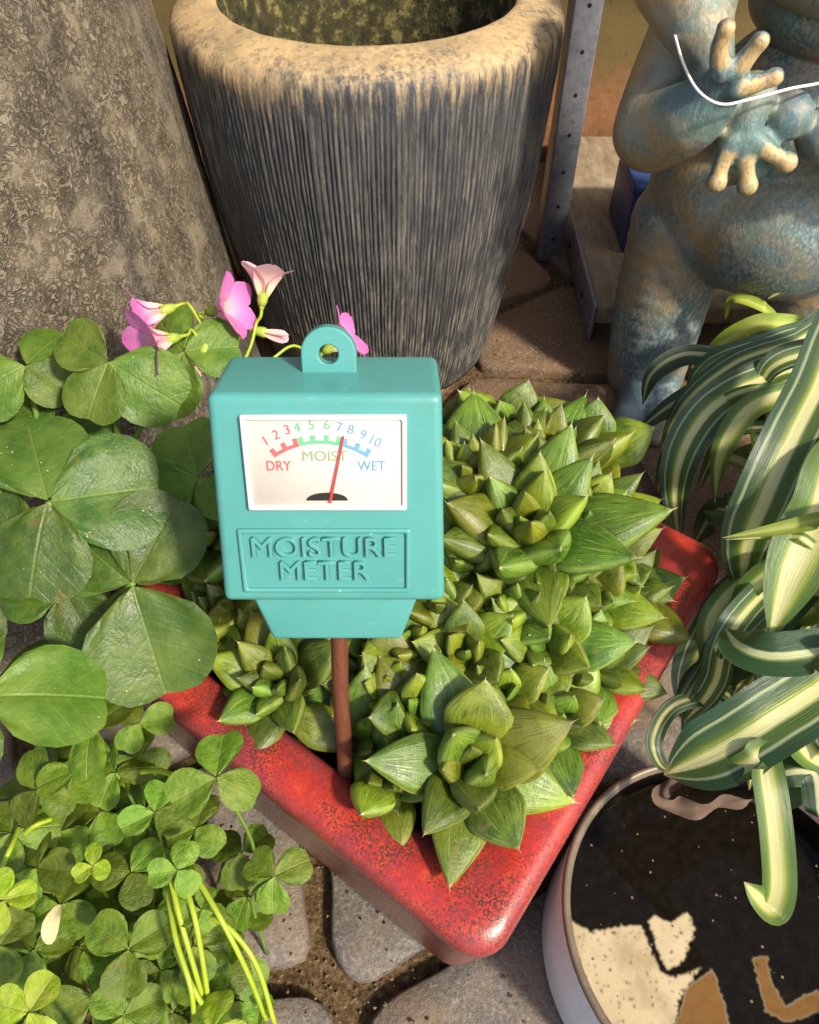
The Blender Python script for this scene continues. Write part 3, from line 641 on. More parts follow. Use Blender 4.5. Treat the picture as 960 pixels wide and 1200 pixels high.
# ================================================================== SUCCULENTS
def succ_leaf(name, Wd, Tk, peak, bend, mucro, m, seed):
    rs_ = random.Random(seed); nu, nv = 14, 16; vs_, fs, uv = [], [], []
    tw = rs_.uniform(-.10, .10); asym = rs_.uniform(-.06, .06)
    for i in range(nu):
        u = i / (nu - 1); u = u ** .9
        if u < peak: wd = .48 + .52 * math.sin(u / peak * math.pi / 2)
        else: q = (u - peak) / (1 - peak); wd = max(0.0, (1 - q ** 1.35)) ** .96
        wd = max(wd, .012) * Wd / 2; tk = Tk * (.55 + .45 * math.sin(min(1, u / .6) * math.pi / 2)) * (1 if u < peak else max(.02, (1 - ((u - peak) / (1 - peak)) ** 2.2)) ** .8)
        cy_ = u; cz = bend * (u ** 2) * -.32 + .05 * u; cx = asym * u * u * .5
        for k in range(nv):
            th = 2 * math.pi * k / nv; x = math.cos(th); z = math.sin(th)
            if z >= 0: zz = z * tk * .36 * (1 - .35 * (1 - abs(x)) * (u > .4))
            else: zz = -(abs(z) ** .85) * tk * .64 * (1 + .22 * (1 - abs(x)) ** 2 * u)
            a = tw * u; X = x * wd; vs_.append((cx + X * math.cos(a) - zz * math.sin(a), cy_, cz + X * math.sin(a) + zz)); uv.append((u, .5 + .5 * x if z >= 0 else .5 + .5 * x + .001))
    vs_.append((asym * .5, 1 + mucro, bend * -.32 + .05 + mucro * .2)); uv.append((1, .5)); tip = len(vs_) - 1
    for i in range(nu - 1):
        for k in range(nv): fs.append((i * nv + k, i * nv + (k + 1) % nv, (i + 1) * nv + (k + 1) % nv, (i + 1) * nv + k))
    for k in range(nv): fs.append(((nu - 1) * nv + k, (nu - 1) * nv + (k + 1) % nv, tip))
    fs.append(tuple(range(nv))[::-1]); me = mesh(name, vs_, fs, uv); me.materials.append(m); return me
LEAFSET = {}
for key in ('succ', 'succ_y'):
    LEAFSET[key] = [succ_leaf("leaf", .44 + .05 * (k % 3), .27 + .04 * (k % 2), .48 + .06 * (k % 3), .10 + .16 * (k % 4), .05 + .02 * (k % 2), MATS[key], 40 + k) for k in range(8)]
def rosette(px, py, z, L, axis, n, label, group=None, mats=('succ', 'succ_y', .35), wide=1.0, spin=None, outer=14, inner=78, sd=0):
    rs_ = random.Random(sd * 31 + 5); c = at(px, py, z=z); a = V(axis).normalized(); base = c - a * (L * .25)
    root = empty("succulent_rosette", (c.x, c.y, SOILZ), label, "succulent", group)
    e1 = (RT - a * RT.dot(a)).normalized(); e2 = a.cross(e1); off = root.location; ph = spin if spin is not None else rs_.uniform(0, 360)
    for k in range(n):
        t = k / (n - 1); phi = R_(ph + k * 137.5 + rs_.uniform(-10, 10)); el = R_(outer + (inner - outer) * t ** .9 + rs_.uniform(-7, 7)); s = L * (1 - .48 * t) * rs_.uniform(.88, 1.10)
        rad = e1 * math.cos(phi) + e2 * math.sin(phi); d = rad * math.cos(el) + a * math.sin(el); nn = a * math.cos(el) - rad * math.sin(el)
        b = base + rad * L * .06 * (1 - t) + a * L * .10 * t
        key = mats[1] if rs_.random() < mats[2] else mats[0]
        ww = wide * rs_.uniform(.92, 1.12) * (1.10 if t < .6 else 1.0); var = rs_.randrange(8); th_ = s * rs_.uniform(.95, 1.25)
        if any(near_meter(b + d * s * q, s * ww * .22 + .0012) for q in (.25, .45, .65, .85, 1.0)): continue
        link("leaf", LEAFSET[key][var], None, root, frame(d, nn, b - off, (s * ww, s, th_)))
    # short stem down into the soil
    P = [V((c.x, c.y, SOILZ - .006)) - off, base - off + a * L * .12]
    if P[1].z > P[0].z + .001:
        vs_, fs, uv = tube_geo(P, L * .13, 8); link("stem", mesh("stem", vs_, fs, uv), MATS['soil'], root)
GR = "small rosettes crowded between the large ones"
GL = "small green succulent rosette squeezed in the middle of the red pot's clump"
RB = [
 (553, 898, .107, .0350, (.05, -.40, 1), 13, "largest succulent rosette with broad triangular leaves at the red pot's front corner", None, 1.22, 200, 8),
 (325, 800, .099, .0310, (-.25, -.25, 1), 15, "succulent rosette with long blunt leaves lying over the red rim beside the probe", None, .92, 60, 8),
 (618, 618, .122, .0420, (-.12, -.20, 1), 17, "tall succulent rosette with thick upright leaves at the top of the clump", None, 1.0, 10, 20),
 (688, 598, .115, .0330, (.30, -.02, 1), 16, "succulent rosette with pale upright leaves near the spider plant", None, .95, 20, 18),
 (556, 555, .118, .0400, (-.10, .10, 1), 16, "yellow green succulent rosette close behind the moisture meter", None, 1.02, 120, 24),
 (640, 530, .112, .0390, (.10, .20, 1), 14, "succulent rosette at the back of the clump with spiked tips", None, .92, 80, 24),
 (728, 690, .101, .0280, (.35, -.05, 1), 14, "small leaved succulent rosette leaning over the pot's corner nearest the spider plant", None, 1.0, 40, 12),
 (700, 775, .099, .0280, (.35, -.20, 1), 14, "succulent rosette spreading pointed leaves over the rim facing the water bowl", None, 1.0, 70, 10),
 (252, 715, .096, .0300, (-.30, -.05, 1), 13, "shaded succulent rosette half hidden behind the moisture meter and sorrel leaves", None, .95, 30, 12),
 (420, 868, .096, .0260, (-.05, -.35, 1), 11, "succulent rosette with dark leaves right against the rusty probe", None, 1.05, 30, 12),
 (452, 905, .097, .0310, (-.15, -.40, 1), 12, "dark green rosette lying on the rim between the probe and the largest rosette", None, 1.05, 100, 8),
 (652, 838, .101, .0260, (.30, -.25, 1), 11, "succulent rosette between the largest rosette and the rim facing the water bowl", None, 1.05, 0, 12),
 (655, 668, .112, .0300, (.15, -.25, 1), 13, "rosette with long grey green leaves below the tall upright rosette", None, 1.0, 200, 14),
 (548, 655, .113, .0330, (-.15, -.2, 1), 13, "rosette with stubby pale leaves against the meter's lower side", None, 1.1, 40, 14),
 (243, 628, .103, .0290, (-.2, -.1, 1), 11, "succulent rosette showing between the meter's upper edge and the sorrel", None, 1.0, 0, 20),
]
for i, (px, py, z, L, ax, n, lab, g, wd, sp, ou) in enumerate(RB):
    rosette(px, py, z, L * .95, ax, int(n * 1.25), lab, g, ('succ', 'succ_y', .70 if i == 4 else .30), wd, sp, ou, 82, i)
SM = [(545, 765, .110, .0225, 0), (497, 836, .105, .0220, 0), (455, 805, .103, .0205, 0), (482, 752, .106, .0215, 0), (597, 712, .112, .0240, 0), (640, 757, .109, .0245, 0),
      (515, 705, .110, .0240, 0), (690, 700, .106, .0270, 0), (590, 812, .106, .0220, 0), (505, 655, .108, .0260, 0), (700, 650, .108, .0270, 0),
      (600, 505, .110, .0300, 2), (690, 530, .106, .0280, 3), (530, 510, .108, .0280, 4), (412, 800, .094, .0190, 5), (440, 755, .098, .0190, 6),
      (300, 640, .094, .0240, 1), (390, 640, .096, .0240, 1), (460, 650, .098, .0240, 1), (350, 560, .096, .0240, 1), (450, 560, .098, .0240, 1), (370, 775, .092, .0180, 7), (310, 745, .094, .0220, 8), (480, 880, .098, .0220, 9)]
SL = {0: (GL, GR), 1: ("small succulent rosette growing behind the meter's housing", "rosettes behind the meter"), 2: ("small spiked rosette at the clump's back edge facing the ribbed planter", None), 3: ("small spiked rosette at the clump's back edge facing the frog statue", None),
      4: ("small rosette tucked behind the meter's upper corner, before the ribbed planter", None), 5: ("tiny rosette touching the rusty probe on its water bowl side", None), 6: ("tiny rosette under the meter's skirt", None),
      7: ("tiny rosette just behind the rusty probe", None), 8: ("small shaded rosette under the meter's skirt on the sorrel side", None), 9: ("small rosette wedged between the largest rosette and the probe", None)}
for i, (px, py, z, L, g) in enumerate(SM):
    c = at(px, py, z=z)
    rosette(px, py, z, L, (c.x * 1.0 - .03 + rnd(-.2, .2), -.20 + rnd(-.2, .15), 1), 10, SL[g][0], SL[g][1], ('succ', 'succ_y', .45), 1.20, None, 20, 78, 50 + i)

# ================================================================== MOISTURE METER
def mpart(name, me, m, parent=None): return link(name, me, MATS[m], parent or met)
DPT = .030 * MS
bm = bmesh.new(); bmesh.ops.create_cube(bm, size=1)
for v in bm.verts:
    top, back = v.co.z > 0, v.co.y > 0
    wd = (W0 if top else W1) * (.985 if back else 1.0); v.co = V((v.co.x * wd, DPT if back else 0, Z0 + (MS * .0032 if top and back else 0) if top else Z0 - HB))
bmesh.ops.bevel(bm, geom=bm.edges[:], offset=.0026 * MS, segments=5, affect='EDGES', profile=.55)
housing = mpart("housing", bm_to_mesh("housing", bm), 'teal')
bm = bmesh.new(); bmesh.ops.create_cube(bm, size=1)
wt = (face_local(489, 708) - face_local(290, 708)).x; wb = (face_local(463, 755) - face_local(314, 755)).x
for v in bm.verts:
    top, back = v.co.z > 0, v.co.y > 0; v.co = V((v.co.x * (wt if top else wb) * 1.02, (DPT - .0024 if back else .0020), Z0 - HB + .002 if top else Z0 - LOWER))
bmesh.ops.bevel(bm, geom=bm.edges[:], offset=.0013, segments=4, affect='EDGES', profile=.5); mpart("skirt", bm_to_mesh("skirt", bm), 'teal')
# hanging tab with a hole
n = 40; R1, r1 = .0078 * MS, .0028 * MS; vs_, fs = [], []; ctr = (.0000, Z0 + .0068 * MS); yb = .016 * MS
for yy in (yb, yb + .0034):
    for ring in (0, 1):
        for k in range(n):
            th = 2 * math.pi * k / n; cx_, sz_ = math.cos(th), math.sin(th)
            if ring == 0:
                x, z = R1 * cx_, R1 * sz_
                if sz_ < 0: x = R1 * (1 if cx_ > 0 else -1) * min(1, abs(cx_) * 1.6); z = -.0068 * MS * min(1, -sz_ * 1.5)
            else: x, z = r1 * cx_, r1 * sz_
            vs_.append((ctr[0] + x, yy, ctr[1] + z))
for k in range(n):
    q = (k + 1) % n; fs += [(k, q, n + q, n + k), (2 * n + q, 2 * n + k, 3 * n + k, 3 * n + q), (q, k, 2 * n + k, 2 * n + q), (n + k, n + q, 3 * n + q, 3 * n + k)]
me = mesh("hanging_tab", vs_, fs, smooth=False); o = mpart("hanging_tab", me, 'teal'); b = o.modifiers.new("b", 'BEVEL'); b.width = .0005; b.segments = 3; b.limit_method = 'ANGLE'
# printed dial
def L2(px, py, off=0): p = face_local(px, py, off); return V((p.x, Z0 + p.y))
def ring_frame(name, a, b, wd, y0, y1, m, parent=None, bev=.0004):
    (xa, za), (xb, zb) = a, b; bm = bmesh.new()
    outer = [(xa, za), (xb, za), (xb, zb), (xa, zb)]; s = 1 if za > zb else -1; inner = [(xa + wd, za - wd * s), (xb - wd, za - wd * s), (xb - wd, zb + wd * s), (xa + wd, zb + wd * s)]
    vv = [[bm.verts.new((x, y, z)) for x, z in P] for y in (y0, y1) for P in (outer, inner)]
    for k in range(4):
        q = (k + 1) % 4
        for A_, B_ in ((0, 1), (3, 2), (2, 0), (1, 3)): bm.faces.new((vv[A_][k], vv[A_][q], vv[B_][q], vv[B_][k]))
    bmesh.ops.recalc_face_normals(bm, faces=bm.faces[:]); bmesh.ops.bevel(bm, geom=bm.edges[:], offset=bev, segments=3, affect='EDGES', profile=.5)
    return mpart(name, bm_to_mesh(name, bm), m, parent)
A_, B_ = L2(281, 485), L2(477, 596)
dialf = ring_frame("dial_frame", A_, B_, .0011, -.0013, .0004, 'dialframe')
me = box_mesh("dial_card", A_.x + .001, B_.x - .001, -.0006, .0002, B_.y + .001, A_.y - .001, .0001, 1); dial = mpart("dial_card", me, 'dial')
YI = -.00066
cz = L2(380.8, 612.5); pxs = (L2(480, 540).x - L2(380, 540).x) / 100.0
vsc = (L2(380, 500).y - L2(380, 560).y) / 60.0 / pxs      # vertical pixels cover a little more of the face
def dpt(ang, r): return V((cz.x + r * pxs * math.sin(ang), cz.y + r * pxs * vsc * math.cos(ang)))
def flat(name, polys, m, y=YI, parent=None, th=.00008):
    vs_, fs = [], []
    for P in polys:
        b = len(vs_); k = len(P); vs_ += [(x, y - th, z) for x, z in P] + [(x, y, z) for x, z in P]
        fs.append(tuple(range(b, b + k))); fs += [(b + i, b + (i + 1) % k, b + k + (i + 1) % k, b + k + i) for i in range(k)]
    return mpart(name, mesh(name, vs_, fs, smooth=False), m, parent or dial)
def arc(a0, a1, r0, r1, n=10): return [tuple(dpt(R_(a0 + (a1 - a0) * i / n), r0)) for i in range(n + 1)] + [tuple(dpt(R_(a1 - (a1 - a0) * i / n), r1)) for i in range(n + 1)]
for m, a0, a1, teeth in (('ink_red', -33.5, -14.5, (-32, -24, -16)), ('ink_green', -14, 14, (-12.2, -4.4, 4.2, 12.2)), ('ink_blue', 14.5, 33.5, (16, 24.4, 32))):
    flat("scale_band", [arc(a0, a1, 97.5, 101.5)] + [arc(q - 1.5, q + 1.5, 101.4, 107.5, 2) for q in teeth], m)
def text(name, body, size, x, z, m, y=YI, ext=.00006, rot=0.0, parent=None, sx=1.0, bev=0.0):
    cu = bpy.data.curves.new(name, 'FONT'); cu.body = body; cu.size = size; cu.extrude = ext; cu.align_x = 'CENTER'; cu.align_y = 'CENTER'; cu.bevel_depth = bev; cu.bevel_resolution = 1; cu.resolution_u = 4
    o = bpy.data.objects.new(name, cu); COL.objects.link(o); dg = bpy.context.evaluated_depsgraph_get(); me = bpy.data.meshes.new_from_object(o.evaluated_get(dg)); bpy.data.objects.remove(o)
    me.name = name; me.materials.clear(); me.transform(Matrix.Translation((x, y - ext, z)) @ Matrix.Rotation(rot, 4, 'Y') @ Matrix.Rotation(math.pi / 2, 4, 'X') @ Matrix.Diagonal((sx, 1, 1, 1)))
    return mpart(name, me, m, parent or dial)
for i, (q, r) in enumerate(((-32, 118.5), (-25, 118.5), (-18, 119), (-12.2, 118.5), (-4.2, 119), (4.2, 119), (11.2, 118.5), (17.6, 119), (25, 118.5), (32.2, 118.5))):
    p = dpt(R_(q), r); text("dial_number", str(i + 1), .0039 * MS, p.x, p.y, 'ink_red' if i < 3 else 'ink_green' if i < 6 else 'ink_blue', rot=R_(q * .8), sx=.95)
p = L2(327, 545); text("dial_word", "DRY", .0042 * MS, p.x, p.y, 'ink_red', sx=.86)
p = L2(436, 545); text("dial_word", "WET", .0042 * MS, p.x, p.y, 'ink_blue', sx=.86)
p = L2(381, 533.5); text("dial_word", "MOIST", .0043 * MS, p.x, p.y, 'ink_grey', sx=1.02)
hub = L2(384, 584.5); flat("pivot_cover", [[(hub.x + .0058 * MS * math.cos(R_(q)), hub.y + .0023 * MS * math.sin(R_(q))) for q in range(180, -1, -12)]], 'black', th=.0003)
nb, nt = L2(387.3, 587), L2(403.2, 509); dv = (nt - nb).normalized(); sd_ = V((dv.y, -dv.x))
flat("needle", [[tuple(nb - sd_ * .00028), tuple(nb + sd_ * .00028), tuple(nt + sd_ * .00022), tuple(nt - sd_ * .00022)]], 'needle', y=-.00105, th=.00015)
link("clear_cover", mesh("clear_cover", [(A_.x + .0013, -.00122, B_.y + .0013), (B_.x - .0013, -.00122, B_.y + .0013), (B_.x - .0013, -.00122, A_.y - .0013), (A_.x + .0013, -.00122, A_.y - .0013)], [(0, 1, 2, 3)], smooth=False), MATS['cover'], dialf)
# raised name panel
A2, B2 = L2(278, 619), L2(481, 693)
pan = ring_frame("label_border", A2, B2, .0011, -.0008, .0004, 'teal', bev=.0004)
m1 = L2(380, 641); m2 = L2(381, 668.5)
hh_ = (L2(380, 628).y - L2(380, 653).y)
text("raised_lettering", "MOISTURE", hh_ * 1.26, m1.x, m1.y, 'teal', y=.0001, ext=.00055, parent=pan, sx=1.02, bev=.00005)
text("raised_lettering", "METER", hh_ * 1.26, m2.x, m2.y, 'teal', y=.0001, ext=.00055, parent=pan, sx=1.02, bev=.00005)
# probe
xr = XR; P = [V((xr + .0002 * math.sin(i), DPT * .45, Z0 - LOWER + .004 - i * (ROD + .016) / 12)) for i in range(13)]
vs_, fs, uv = tube_geo(P, .0023, 16); mpart("probe", mesh("probe", vs_, fs, uv), 'rod')

# ================================================================== WATER BASIN
BC = V((.0965, .0545, .0050)); BR = .0500
bas = empty("water_bowl", BC, "round white bowl with brown lip holding dark water", "bowl")
v2, f2 = lathe_geo([(.0, .001), (.0490, .001), (.0502, .0025), (.0500, .020), (.0498, .040), (.0498, .0462)], 96, close_bottom=False); link("bowl_wall", mesh("bowl_wall", v2, f2), MATS['enamel'], bas)
v2, f2 = lathe_geo([(.0498, .0462), (.0501, .0474), (.0497, .0485), (.0489, .0488), (.0479, .0482), (.0472, .0465)], 96, close_bottom=False); link("lip", mesh("lip", v2, f2), MATS['lip'], bas)
v2, f2 = lathe_geo([(.0472, .0466), (.0468, .040), (.0462, .0345), (.0452, .0340), (.030, .0340), (.0, .0340)], 96, close_bottom=False); link("bowl_inside", mesh("bowl_inside", v2, f2), MATS['bowl_dark'], bas)
# the bowl's floor: pale, dark and brown shapes of the water's reflection, painted on it
def inside(P, x, y):
    c = False
    for (x1, y1), (x2, y2) in zip(P, P[1:] + P[:1]):
        if (y1 > y) != (y2 > y) and x < (x2 - x1) * (y - y1) / (y2 - y1) + x1: c = not c
    return c
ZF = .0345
def reflected_shape(outline): return [tuple((at(x, y, z=ZF + BC.z) - BC).xy) for x, y in outline]  # outline of one painted reflection shape, laid on the floor plane
DARK = reflected_shape([(560, 1030), (668, 1078), (692, 1092), (722, 1087), (752, 1084), (764, 1118), (774, 1138), (790, 1146), (812, 1138), (822, 1134), (812, 1146), (796, 1172), (768, 1300), (1300, 1300), (1300, 700), (560, 700)])
NOTCH = reflected_shape([(814, 1088), (806, 1068), (786, 1082), (766, 1073), (760, 1080), (774, 1122), (783, 1136), (802, 1126)])
BRN1 = reflected_shape([(806, 1156), (836, 1136), (872, 1260), (775, 1260)]); BRN2 = reflected_shape([(882, 1124), (899, 1120), (904, 1150), (920, 1180), (958, 1160), (968, 1182), (925, 1198), (898, 1186)])
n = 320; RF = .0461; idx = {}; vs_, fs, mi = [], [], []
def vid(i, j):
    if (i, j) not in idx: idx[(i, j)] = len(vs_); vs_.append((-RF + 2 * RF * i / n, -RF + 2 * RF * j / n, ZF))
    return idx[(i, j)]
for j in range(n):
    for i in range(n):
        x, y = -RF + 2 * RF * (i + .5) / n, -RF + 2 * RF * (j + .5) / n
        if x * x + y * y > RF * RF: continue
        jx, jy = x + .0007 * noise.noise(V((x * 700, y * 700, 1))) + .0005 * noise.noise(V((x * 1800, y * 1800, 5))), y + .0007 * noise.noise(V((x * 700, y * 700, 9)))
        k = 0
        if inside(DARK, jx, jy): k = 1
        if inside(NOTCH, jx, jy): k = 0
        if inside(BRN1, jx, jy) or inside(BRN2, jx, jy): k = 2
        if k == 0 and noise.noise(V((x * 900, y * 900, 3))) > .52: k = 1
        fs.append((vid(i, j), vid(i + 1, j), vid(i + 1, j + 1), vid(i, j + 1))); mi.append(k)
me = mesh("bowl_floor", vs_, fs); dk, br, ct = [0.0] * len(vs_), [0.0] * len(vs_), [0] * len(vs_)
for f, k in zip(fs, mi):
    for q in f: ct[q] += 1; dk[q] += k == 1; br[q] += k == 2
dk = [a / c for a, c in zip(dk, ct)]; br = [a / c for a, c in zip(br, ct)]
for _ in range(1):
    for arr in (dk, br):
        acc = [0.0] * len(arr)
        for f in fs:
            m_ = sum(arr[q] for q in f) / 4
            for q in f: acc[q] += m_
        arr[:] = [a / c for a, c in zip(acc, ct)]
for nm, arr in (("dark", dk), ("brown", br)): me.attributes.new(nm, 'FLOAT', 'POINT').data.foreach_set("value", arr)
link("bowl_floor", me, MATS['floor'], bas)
v2, f2 = lathe_geo([(.0, .0400), (.012, .0400), (.030, .0400), (.0467, .0400)], 96, close_bottom=False)
wt_ = link("water", mesh("water", v2, f2), MATS['water'], bas)
# floating specks
fv, ff = [], []; rf = random.Random(21)
for k in range(70):
    a_, r_ = rf.uniform(0, 6.283), .044 * math.sqrt(rf.random()); x, y, s = r_ * math.cos(a_), r_ * math.sin(a_), rf.uniform(.00012, .0005); b = len(fv)
    for q in range(5): fv.append((x + s * math.cos(q * 1.257 + k) * rf.uniform(.6, 1.3), y + s * math.sin(q * 1.257 + k), .0403))
    ff.append(tuple(range(b, b + 5)))
o = link("floating_specks", mesh("floating_specks", fv, ff, smooth=False), MATS['debris'], bas); o["kind"] = "stuff"

# ================================================================== SPIDER PLANT
SP = empty("spider_plant", (.215, .215, 0), "variegated spider plant with arching green and cream striped leaves", "plant")
v2, f2 = lathe_geo([(.0, .001), (.040, .001), (.043, .004), (.050, .085), (.053, .088), (.053, .095), (.049, .095), (.047, .085), (.0, .083)], 64, close_bottom=False)
tag(link("plant_pot", mesh("plant_pot", v2, f2), MATS['nursery'], None, Matrix.Translation((.215, .215, .0045))), "dark glazed pot mostly hidden under the spider plant's leaves", "pot")
def strap(P, Wd, m, name="leaf", tip=.38, v_=.22, base_w=.6, hint=None, twist=0.0, root=SP, n=34, wave=.0):
    Q = catmull(P, n); vs_, fs, uv = [], [], []; nv = 9; prev = None
    for i, q in enumerate(Q):
        u = i / n; t = (Q[min(i + 1, n)] - Q[max(i - 1, 0)]).normalized()
        h_ = hint or ((CAM - q).normalized() * .55 + V((0, 0, .6)))
        sd_ = t.cross(h_); sd_ = sd_.normalized() if sd_.length > 1e-4 else prev
        if prev is not None:
            if sd_.dot(prev) < 0: sd_ = -sd_
            sd_ = (sd_ * .45 + prev * .55).normalized()
        prev = sd_; nn = sd_.cross(t).normalized()
        if twist: rot = Matrix.Rotation(twist * u, 3, t); s2, n2 = rot @ sd_, rot @ nn
        else: s2, n2 = sd_, nn
        wd = Wd * (base_w + (1 - base_w) * math.sin(min(1, u / .45) * math.pi / 2))
        if u > 1 - tip: wd *= max(.02, 1 - ((u - 1 + tip) / tip) ** 2.0)
        for k in range(nv):
            s = k / (nv - 1) * 2 - 1; off = v_ * (abs(s) ** 1.3) * wd * .5 + wave * wd * math.sin(u * 23 + s * 2) * s
            vs_.append(q + s2 * (s * wd / 2) + n2 * (off - .0003)); uv.append((u, k / (nv - 1)))
    for i in range(n):
        for k in range(nv - 1): a = i * nv + k; fs.append((a, a + 1, a + nv + 1, a + nv))
    return world_part(name, vs_, fs, MATS[m], root, root, uv)
def px(*L): return [at(x, y, d=d) for x, y, d in L]
root_pt = V((.205, .212, .098))
strap([root_pt] + px((1015, 360, .256), (958, 462, .240), (908, 565, .236), (878, 640, .246), (870, 697, .262)), .0195, 'strap', tip=.30, wave=.02)
strap([root_pt] + px((960, 438, .285), (890, 446, .278), (825, 488, .274), (792, 560, .281), (797, 650, .305)), .0148, 'strap', wave=.02)
strap([root_pt] + px((960, 432, .312), (880, 446, .308), (800, 470, .309), (737, 512, .322)), .0130, 'strap_d', tip=.5)
strap([root_pt] + px((970, 398, .325), (890, 408, .330), (835, 428, .336), (802, 462, .346)), .0120, 'strap', tip=.3)
strap([root_pt] + px((960, 408, .345), (850, 418, .352), (800, 418, .358), (765, 440, .362), (753, 475, .368)), .0108, 'strap_d', tip=.4)
strap([root_pt] + px((1000, 372, .335), (940, 392, .336), (895, 410, .344)), .0110, 'strap_d')
strap([root_pt] + px((960, 395, .365), (905, 378, .370), (868, 388, .376), (820, 420, .390)), .0095, 'strap_y', tip=.2)
strap([root_pt] + px((990, 320, .360), (945, 325, .365), (900, 350, .372)), .0090, 'strap')
strap([root_pt] + px((920, 385, .375), (895, 360, .375), (860, 350, .380), (850, 375, .39)), .0060, 'strap_y')
strap([root_pt] + px((1000, 530, .235), (965, 600, .224), (930, 670, .220), (902, 748, .222)), .0185, 'strap_c', tip=.40)
strap([root_pt] + px((1010, 745, .212), (960, 762, .212), (905, 768, .215), (868, 756, .222), (850, 735, .236)), .0128, 'strap_d', tip=.25)
strap([root_pt] + px((1040, 730, .225), (975, 795, .218), (900, 845, .214), (838, 882, .218), (778, 908, .226)), .0205, 'strap', tip=.22, wave=.02)
strap(px((820, 902, .222), (850, 905, .215), (880, 895, .211), (894, 884, .211), (902, 920, .207), (910, 980, .205), (913, 1040, .206), (904, 1066, .207), (888, 1052, .203), (873, 1034, .202)), .0088, 'strap_c', tip=.22, n=46)
strap([root_pt] + px((1010, 596, .215), (960, 610, .219), (900, 622, .222), (846, 630, .226)), .0062, 'strap_y', tip=.75)
strap(px((975, 660, .222), (945, 632, .220), (920, 628, .223), (850, 632, .229)), .0032, 'strap_c', tip=.75)
strap([root_pt] + px((990, 790, .225), (955, 815, .222), (938, 850, .224), (950, 885, .232), (985, 905, .240)), .0115, 'strap_c', v_=.12)
strap([root_pt] + px((975, 820, .245), (945, 880, .242), (918, 925, .252), (880, 940, .262)), .0150, 'strap_d')
strap([root_pt] + px((900, 800, .250), (845, 812, .250), (790, 828, .252), (767, 866, .252), (776, 897, .250), (800, 905, .246)), .0058, 'strap', wave=.05, v_=.1)
strap([root_pt] + px((870, 690, .278), (830, 740, .283), (808, 790, .286), (798, 835, .288)), .0150, 'strap')
strap([root_pt] + px((880, 750, .262), (845, 790, .264), (820, 830, .266), (800, 870, .262)), .0130, 'strap')
strap([root_pt] + px((880, 590, .285), (840, 600, .296), (812, 640, .315)), .0120, 'strap_d')
strap([root_pt] + px((900, 500, .305), (845, 520, .315), (815, 580, .330)), .0060, 'strap')
strap([root_pt] + px((930, 470, .28), (885, 455, .27), (835, 480, .28), (820, 540, .30)), .0035, 'strap_c')
strap([root_pt] + px((920, 540, .275), (893, 530, .270), (880, 500, .268)), .0085, 'strap_y', tip=.7)
strap([root_pt] + px((985, 640, .250), (962, 690, .246), (940, 720, .250), (915, 700, .255)), .0100, 'strap_y')
strap([root_pt] + px((960, 660, .255), (910, 665, .252), (868, 700, .262)), .0110, 'strap')
for P, wd, m in (([(1010, 375, .30), (930, 400, .296), (860, 425, .298), (800, 475, .305), (770, 540, .320)], .0088, 'strap'),
                 ([(1000, 455, .262), (940, 458, .262), (880, 478, .264), (845, 530, .272), (838, 590, .29)], .0090, 'strap_c'), ([(1000, 480, .252), (955, 500, .250), (935, 560, .252), (930, 620, .262)], .0085, 'strap_y'),
                 ([(1000, 630, .236), (955, 655, .234), (905, 668, .238), (870, 700, .246), (858, 740, .256)], .0080, 'strap_c'), ([(1000, 860, .232), (960, 850, .226), (915, 862, .226), (885, 890, .232), (878, 925, .24)], .0085, 'strap'),
                 ([(1000, 560, .25), (960, 580, .246), (930, 602, .25), (905, 640, .258)], .0075, 'strap'), ([(960, 700, .25), (900, 708, .25), (850, 760, .256), (825, 815, .262)], .0080, 'strap_c'),
                 ([(970, 810, .240), (900, 820, .244), (850, 850, .248), (810, 885, .248)], .0070, 'strap'), ([(985, 935, .235), (955, 905, .236), (920, 905, .238), (890, 920, .244)], .0100, 'strap_d'),
                 ([(930, 430, .30), (850, 470, .305), (790, 520, .315), (765, 600, .33)], .0085, 'strap'), ([(1000, 410, .27), (950, 412, .272), (905, 428, .276), (880, 470, .284)], .0100, 'strap')):
    strap([root_pt] + px(*P), wd, m, wave=.02)
rs_ = random.Random(4)
for k in range(16):
    ty = rs_.uniform(700, 890); tx = 849 - (ty - 650) * .61 + rs_.uniform(38, 120); d = rs_.uniform(.262, .292) - max(0, ty - 700) * .00012
    strap([root_pt] + px((tx + rs_.uniform(70, 110), ty - rs_.uniform(90, 150), d - .012), (tx + rs_.uniform(25, 50), ty - rs_.uniform(40, 70), d - .006), (tx, ty, d + .006)), rs_.uniform(.006, .012), rs_.choice(['strap', 'strap_d', 'strap', 'strap_c']), wave=.03)
rs_ = random.Random(12)
for k in range(22):
    tx, ty = rs_.uniform(790, 960), rs_.uniform(520, 900); tx = max(tx, 895 - abs(ty - 650) * .55); d = rs_.uniform(.285, .33) - max(0, ty - 640) * .00022
    mx_, my_ = (tx + 1000) / 2, min(ty, 560) - rs_.uniform(-20, 60)
    strap([root_pt] + px((mx_, my_, d - .01), ((mx_ * .35 + tx * .65), (my_ * .4 + ty * .6), d - .005), (tx, ty, d + .02)), rs_.uniform(.006, .013), rs_.choice(['strap', 'strap_d', 'strap', 'strap_y', 'strap_c']), wave=.03)
strap(px((795, 915, .245), (775, 930, .246), (790, 945, .245), (830, 946, .243), (870, 938, .243), (905, 926, .245)), .0062, 'dry', name="withered_leaf", wave=.30, v_=.15, twist=1.6)
strap(px((735, 520, .335), (752, 556, .325), (768, 585, .318), (785, 600, .315)), .0050, 'dry', name="withered_leaf")

